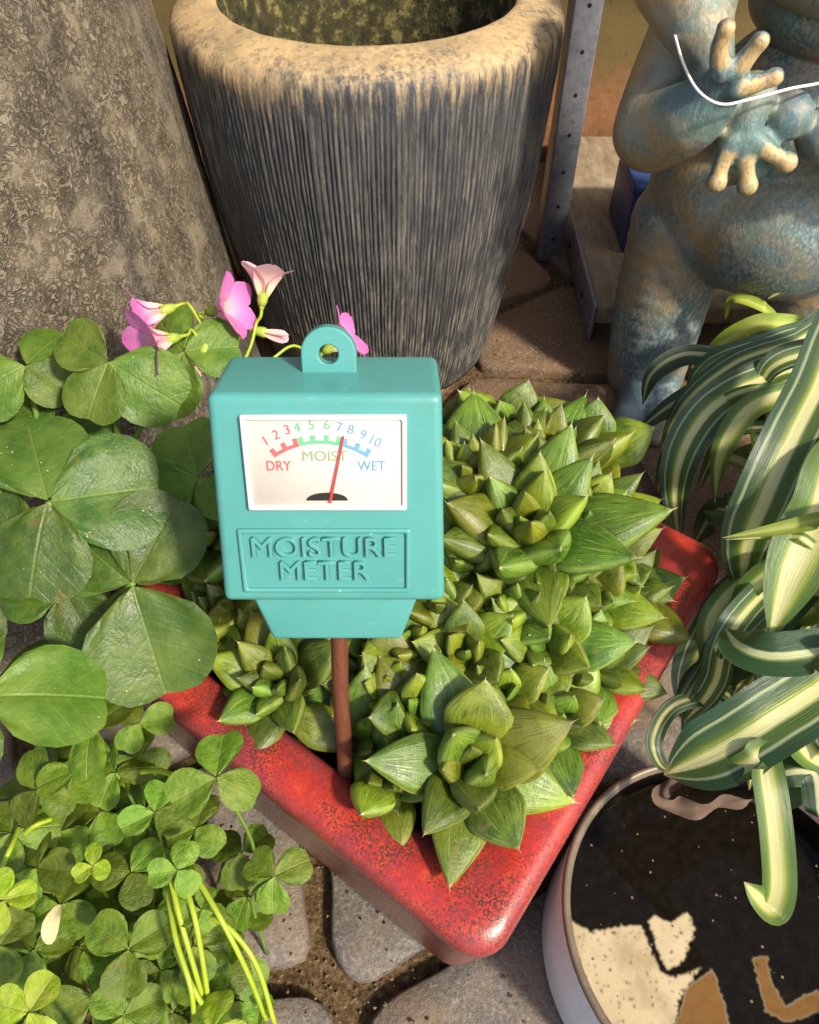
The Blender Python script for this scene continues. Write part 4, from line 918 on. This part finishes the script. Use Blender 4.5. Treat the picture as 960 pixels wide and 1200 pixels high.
# ================================================================== SORREL AND CLOVER
def leaflet_mesh(name, tm, p, notch, fold, droop, m, sd):
    nr, nt_ = 9, 17; vs_, fs, uv = [(0, 0, 0)], [], [(0, 0)]; rs2 = random.Random(sd); wv = rs2.uniform(0, 6); tilt = rs2.uniform(-.12, .12)
    for i in range(1, nr):
        r = i / (nr - 1)
        for k in range(nt_):
            s = k / (nt_ - 1) * 2 - 1; th = s * tm; c = max(0.0, math.cos(s * math.pi / 2)) ** p
            rho = max(.14, c) * (1 - notch * math.exp(-(s / .16) ** 2) * (r > 0)); rho *= 1 + .02 * math.sin(5 * s + wv)
            x, y = r * rho * math.sin(th), r * rho * math.cos(th)
            z = fold * abs(x) - droop * (x * x + y * y) + tilt * x * y + .022 * math.sin(7 * y + wv) * (abs(x) + .1) + .018 * math.sin(9 * s * r + wv)
            vs_.append((x, y, z)); uv.append((y, x))
    for k in range(nt_ - 1): fs.append((0, 1 + k + 1, 1 + k))
    for i in range(nr - 2):
        for k in range(nt_ - 1): a = 1 + i * nt_ + k; fs.append((a, a + 1, a + nt_ + 1, a + nt_))
    me = mesh(name, vs_, fs, uv); me.materials.append(m); return me
LF = {}
for key in ('sorrel', 'sorrel_l'): LF[key] = [leaflet_mesh("leaflet", R_(66), .46, .10, (.10, .26, -.10, .34, .18)[k % 5], (.14, .30, .22, .10, .26)[k % 5], MATS[key], k) for k in range(5)]
for key in ('clover', 'clover_l', 'clover_y'): LF[key] = [leaflet_mesh("leaflet", R_(60), .50, .09, (.26, -.14, .40, .12, .32, .20)[k % 6], (.14, .34, .05, .28, .2, .1)[k % 6], MATS[key], 20 + k) for k in range(6)]
def trifoliate(root, c, nrm, rot, Ls, key, base, srad=.0009, sm='stalk', droop=0.0, angs=None, stalk_name="leaf_stalk"):
    nrm = V(nrm).normalized(); off = root.location
    e1 = (RT - nrm * RT.dot(nrm)).normalized(); e2 = nrm.cross(e1)
    mid = base.lerp(c, .55) + V((rnd(-.006, .006), rnd(-.006, .006), .012)); P = catmull([base, mid, c - nrm * .0006], 10)
    vs_, fs, uv = tube_geo(P, lambda u: srad * (1.15 - .35 * u), 6)
    st = world_part(stalk_name, vs_, fs, MATS[sm], root, root, uv)
    for k in range(3):
        a = R_(angs[k] if angs else rot + 120 * k + rnd(-8, 8)); d = e1 * math.cos(a) + e2 * math.sin(a); L = Ls[k] if isinstance(Ls, (list, tuple)) else Ls * rnd(.9, 1.08)
        dr = droop + rnd(-.12, .12); d2 = d * math.cos(dr) - nrm * math.sin(dr); n2 = nrm * math.cos(dr) + d * math.sin(dr)
        n2 = (n2 + d.cross(nrm) * rnd(-.18, .18)).normalized()
        link("leaflet", random.choice(LF[key]), None, st, frame(d2, n2, c + d * L * .02 - off, (L * rnd(.94, 1.06), L, L)))
SR = empty("wood_sorrel", (-.135, .165, 0), "pink flowered wood sorrel with large three part green leaves", "plant")
SB = V((-.125, .170, .012))
def sb(): return SB + V((rnd(-.02, .02), rnd(-.02, .02), 0))
K = 1 / FPX
for x, y, d, nrm, Ls, angs, key in [
    (56, 588, .205, (.25, -.45, 1), (122, 138, 122), (110, 14, 262), 'sorrel'),
    (10, 560, .212, (.35, -.5, 1), (80, 100, 60), (200, 250, 150), 'sorrel'),
    (155, 684, .215, (.15, -.75, .8), (118, 112, 148), (62, 140, 285), 'sorrel'),
    (-18, 818, .190, (.1, -.25, 1), (138, 110, 110), (8, 130, 250), 'sorrel_l'),
    (127, 424, .245, (.05, -.55, 1), (78, 98, 70), (250, 330, 150), 'sorrel_l'),
    (215, 412, .262, (-.1, -.6, 1), (80, 70, 70), (250, 10, 130), 'sorrel_l'),
    (30, 428, .255, (.2, -.5, 1), (72, 84, 60), (60, 215, 330), 'sorrel_l'),
    (232, 560, .238, (-.1, -.5, 1), (85, 80, 60), (110, 200, 320), 'sorrel_l'),
    (75, 690, .225, (.1, -.4, 1), (90, 80, 80), (300, 60, 180), 'sorrel'),
    (190, 610, .245, (0, -.4, 1), (80, 80, 80), (30, 150, 270), 'sorrel'),
    (60, 505, .262, (0, -.4, 1), (80, 90, 80), (20, 140, 260), 'sorrel'),
    (-30, 690, .215, (.2, -.4, 1), (100, 90, 80), (30, 150, 270), 'sorrel')]:
    trifoliate(SR, at(x, y, d=d), nrm, 0, [q * K * d for q in Ls], key, sb(), .0012, 'stalk', .05, angs)
# flowers
def petal_mesh(m, flare, sd):
    vs_, fs, uv = [], [], []; n, k_ = 9, 7
    for i in range(n):
        u = i / (n - 1); r = .07 + .20 * u ** 1.2 + flare * max(0, u - .45) ** 1.5 * 1.6; z = 1.0 * u - .45 * flare * max(0, u - .55) ** 1.6
        half = R_(40) * (1 if u < .5 else 1) * (.9 + .25 * u); wid = (.14 + .56 * math.sin(min(1, u * 1.15) * math.pi / 2)) * (1 if u < .82 else 1 - .50 * ((u - .82) / .18) ** 2)
        for q in range(k_):
            s = q / (k_ - 1) * 2 - 1; zz = z + (.05 * (1 - abs(s)) - .04 * (abs(s) < .2)) * (u > .9); rr_ = r * (1 - .10 * s * s)
            vs_.append((s * wid * .55, rr_ + .02 * math.sin(5 * s + sd) * u, zz)); uv.append((u, q / (k_ - 1)))
    for i in range(n - 1):
        for q in range(k_ - 1): a = i * k_ + q; fs.append((a, a + 1, a + k_ + 1, a + k_))
    me = mesh("petal", vs_, fs, uv); me.materials.append(MATS[m]); return me
PT = {('pink', 1): petal_mesh('pink', .95, 1), ('pale', 1): petal_mesh('pale', .75, 2), ('pale', 0): petal_mesh('pale', .02, 3), ('pink', 0): petal_mesh('pink', .30, 4)}
FB = at(262, 470, d=.275)
def flower(pts, aim, L, m, opened, label=None):
    P = [FB] + px(*pts); c = P[-1]; aim = V(aim).normalized(); off = SR.location
    P = P[:-1] + [c - aim * .004, c]; vs_, fs, uv = tube_geo(catmull(P, 18), lambda u: .0006 + .0004 * (u > .93), 6)
    f = world_part("flower", vs_, fs, MATS['stalk_y'], SR, SR, uv)
    vs_, fs, uv = tube_geo([c - aim * .0005, c + aim * L * .10, c + aim * L * .26, c + aim * L * .36], lambda u: .0009 + L * .09 * math.sin(min(1, .15 + u) * math.pi * .62), 8)
    world_part("calyx", vs_, fs, MATS['calyx'], f, SR, uv)
    x = aim.orthogonal().normalized()
    for k in range(5):
        r = Matrix.Rotation(2 * math.pi * k / 5 + .4, 3, aim) @ x; sc = L * (1 if opened else .95) * rnd(.94, 1.06)
        m4 = Matrix((r.cross(aim) * -sc * (1 if opened else .55), r * sc * (1 if opened else .40), aim * sc)).transposed().to_4x4(); m4.translation = c + aim * L * .12 - off
        link("petal", PT[(m, opened)], None, f, m4)
cr, cu_ = RT, UP
flower([(250, 425, .268), (226, 388, .262), (208, 395, .256)], cr * -.70 - cu_ * .35 - FW * .60, .0130, 'pink', 1)
flower([(252, 415, .270), (225, 362, .268), (203, 360, .268)], cr * -.85 - cu_ * .35 - FW * .2, .0130, 'pink', 1)
flower([(262, 415, .272), (252, 385, .272), (244, 366, .270)], cr * .85 + cu_ * .10 - FW * .35, .0130, 'pink', 1)
flower([(292, 410, .272), (300, 380, .272), (307, 357, .270)], cr * .16 + cu_ * .95 - FW * .25, .0125, 'pale', 1)
flower([(275, 410, .274), (285, 385, .274), (298, 387, .274)], cr * .95 - cu_ * .22, .0115, 'pale', 0)
flower([(262, 415, .268), (246, 395, .266), (242, 402, .265)], cr * -.22 - cu_ * .95 - FW * .15, .0115, 'pale', 0)
flower([(320, 420, .282), (345, 405, .284), (380, 412, .284)], cr * .80 + cu_ * .45 - FW * .2, .0130, 'pink', 1)
flower([(262, 415, .272), (258, 395, .272), (258, 380, .272)], cr * .25 - cu_ * .85 - FW * .2, .0085, 'pale', 0)
flower([(272, 420, .272), (270, 408, .272), (271, 398, .272)], cr * .15 - cu_ * .9 - FW * .3, .0070, 'pale', 0)
flower([(250, 420, .270), (248, 400, .270), (256, 392, .270)], cr * .55 - cu_ * .75 - FW * .3, .0070, 'pale', 0)

CL = empty("clover_patch", (-.085, .06, 0), "patch of small three leaved clover spilling beside the red pot", "clover")
def cbase(c): return V((c.x * .75 - .025 + rnd(-.008, .008), c.y * .8 + .012 + rnd(-.008, .008), .004))
CLV = [  # px, py, z, leaflet length px, rotation, kind, normal
    (253, 911, .122, 54, 92, 'clover_l'), (321, 1027, .075, 40, 268, 'clover_l'), (181, 952, .095, 38, 92, 'clover_l'), (109, 1015, .095, 24, 100, 'clover_y'), (43, 1017, .085, 44, 110, 'clover'),
    (150, 1112, .080, 52, 150, 'clover'), (34, 1186, .095, 46, 55, 'clover_y'), (284, 998, .060, 40, 35, 'clover'), (153, 1022, .085, 40, 50, 'clover'), (108, 852, .105, 52, 35, 'clover'),
    (90, 902, .100, 44, 320, 'clover_l'), (44, 926, .095, 46, 230, 'clover'), (163, 848, .098, 36, 10, 'clover'), (160, 888, .088, 40, 340, 'clover'), (118, 950, .080, 42, 60, 'clover'),
    (5, 1055, .098, 34, 10, 'clover_y'), (0, 1108, .085, 44, 300, 'clover'), (40, 1112, .070, 44, 30, 'clover'), (246, 1208, .090, 42, 90, 'clover_y'), (300, 1210, .070, 40, 90, 'clover_l'),
    (180, 1070, .070, 46, 20, 'clover'), (70, 1060, .070, 44, 80, 'clover'), (110, 1165, .065, 50, 200, 'clover'), (190, 1160, .060, 52, 250, 'clover'), (225, 1110, .045, 44, 30, 'clover'),
    (208, 1020, .104, 34, 75, 'clover_l'), (236, 1066, .098, 26, 200, 'clover_l'),
    (265, 1140, .035, 46, 100, 'clover'), (210, 1010, .070, 40, 70, 'clover'), (135, 905, .090, 40, 250, 'clover'), (14, 975, .088, 44, 20, 'clover'), (230, 970, .075, 36, 200, 'clover'),
    (70, 975, .080, 40, 200, 'clover'), (215, 1190, .050, 44, 120, 'clover'), (145, 1190, .070, 44, 20, 'clover'), (275, 1080, .040, 42, 150, 'clover'), (290, 1050, .050, 36, 10, 'clover')]
for x, y, z, Lp, rot, key in CLV:
    c = at(x, y, z=z); dd = (c - CAM).dot(FW)
    trifoliate(CL, c, (rnd(-.25, .25), -.12 + rnd(-.25, .2), 1), rot, Lp * 1.12 * K * dd, key, cbase(c), .0006, 'stalk_y' if key == 'clover_y' else 'stalk', rnd(-.05, .2))
rs_ = random.Random(8); cnt = 0
while cnt < 58:
    x, y = rs_.uniform(-60, 300), rs_.uniform(850, 1260)
    if x > 130 + (y - 850) * .62 or (x > 265 and y > 1080): continue
    z = rs_.uniform(.025, .068); c = at(x, y, z=z); dd = (c - CAM).dot(FW); cnt += 1
    trifoliate(CL, c, (rs_.uniform(-.5, .5), rs_.uniform(-.6, .3), 1), rs_.uniform(0, 360), rs_.uniform(34, 58) * K * dd, 'clover' if rs_.random() < .9 else 'clover_l', cbase(c), .0006, 'stalk', rs_.uniform(-.1, .35))
for P in ([(200, 1030, .100), (212, 1080, .098), (232, 1150, .088), (250, 1215, .07)], [(213, 1025, .100), (228, 1075, .100), (238, 1130, .092), (246, 1185, .08)],
          [(222, 1015, .100), (255, 1070, .100), (288, 1135, .090), (312, 1195, .075)], [(230, 1070, .094), (265, 1085, .098), (300, 1130, .092), (322, 1200, .08)],
          [(205, 1110, .090), (222, 1150, .090), (242, 1185, .085), (262, 1215, .08)], [(196, 1040, .094), (206, 1100, .094), (224, 1160, .090), (228, 1210, .08)], [(0, 1020, .09), (12, 995, .092), (22, 970, .088)],
          [(25, 980, .085), (40, 968, .09), (60, 960, .088)], [(165, 905, .098), (185, 903, .104), (205, 908, .110), (240, 910, .120)]):
    vs_, fs, uv = tube_geo(catmull([at(a, b, z=c) for a, b, c in P], 22), lambda u: .00075 - .0001 * u, 8); world_part("leaf_stalk", vs_, fs, MATS['stalk_y'], CL, CL, uv)
p = at(62, 1082, z=.088); vs_ = [p + V((.0022 * math.cos(a) * (1 - .3 * math.sin(a)), .0048 * math.sin(a), .0012 * math.cos(2 * a))) for a in [k * .4488 for k in range(14)]] + [p + V((0, 0, .001))]
tag(world_part("fallen_petal", vs_, [(k, (k + 1) % 14, 14) for k in range(14)], MATS['petal']), "pale cream fallen petal lying on the clover leaves", "petal")
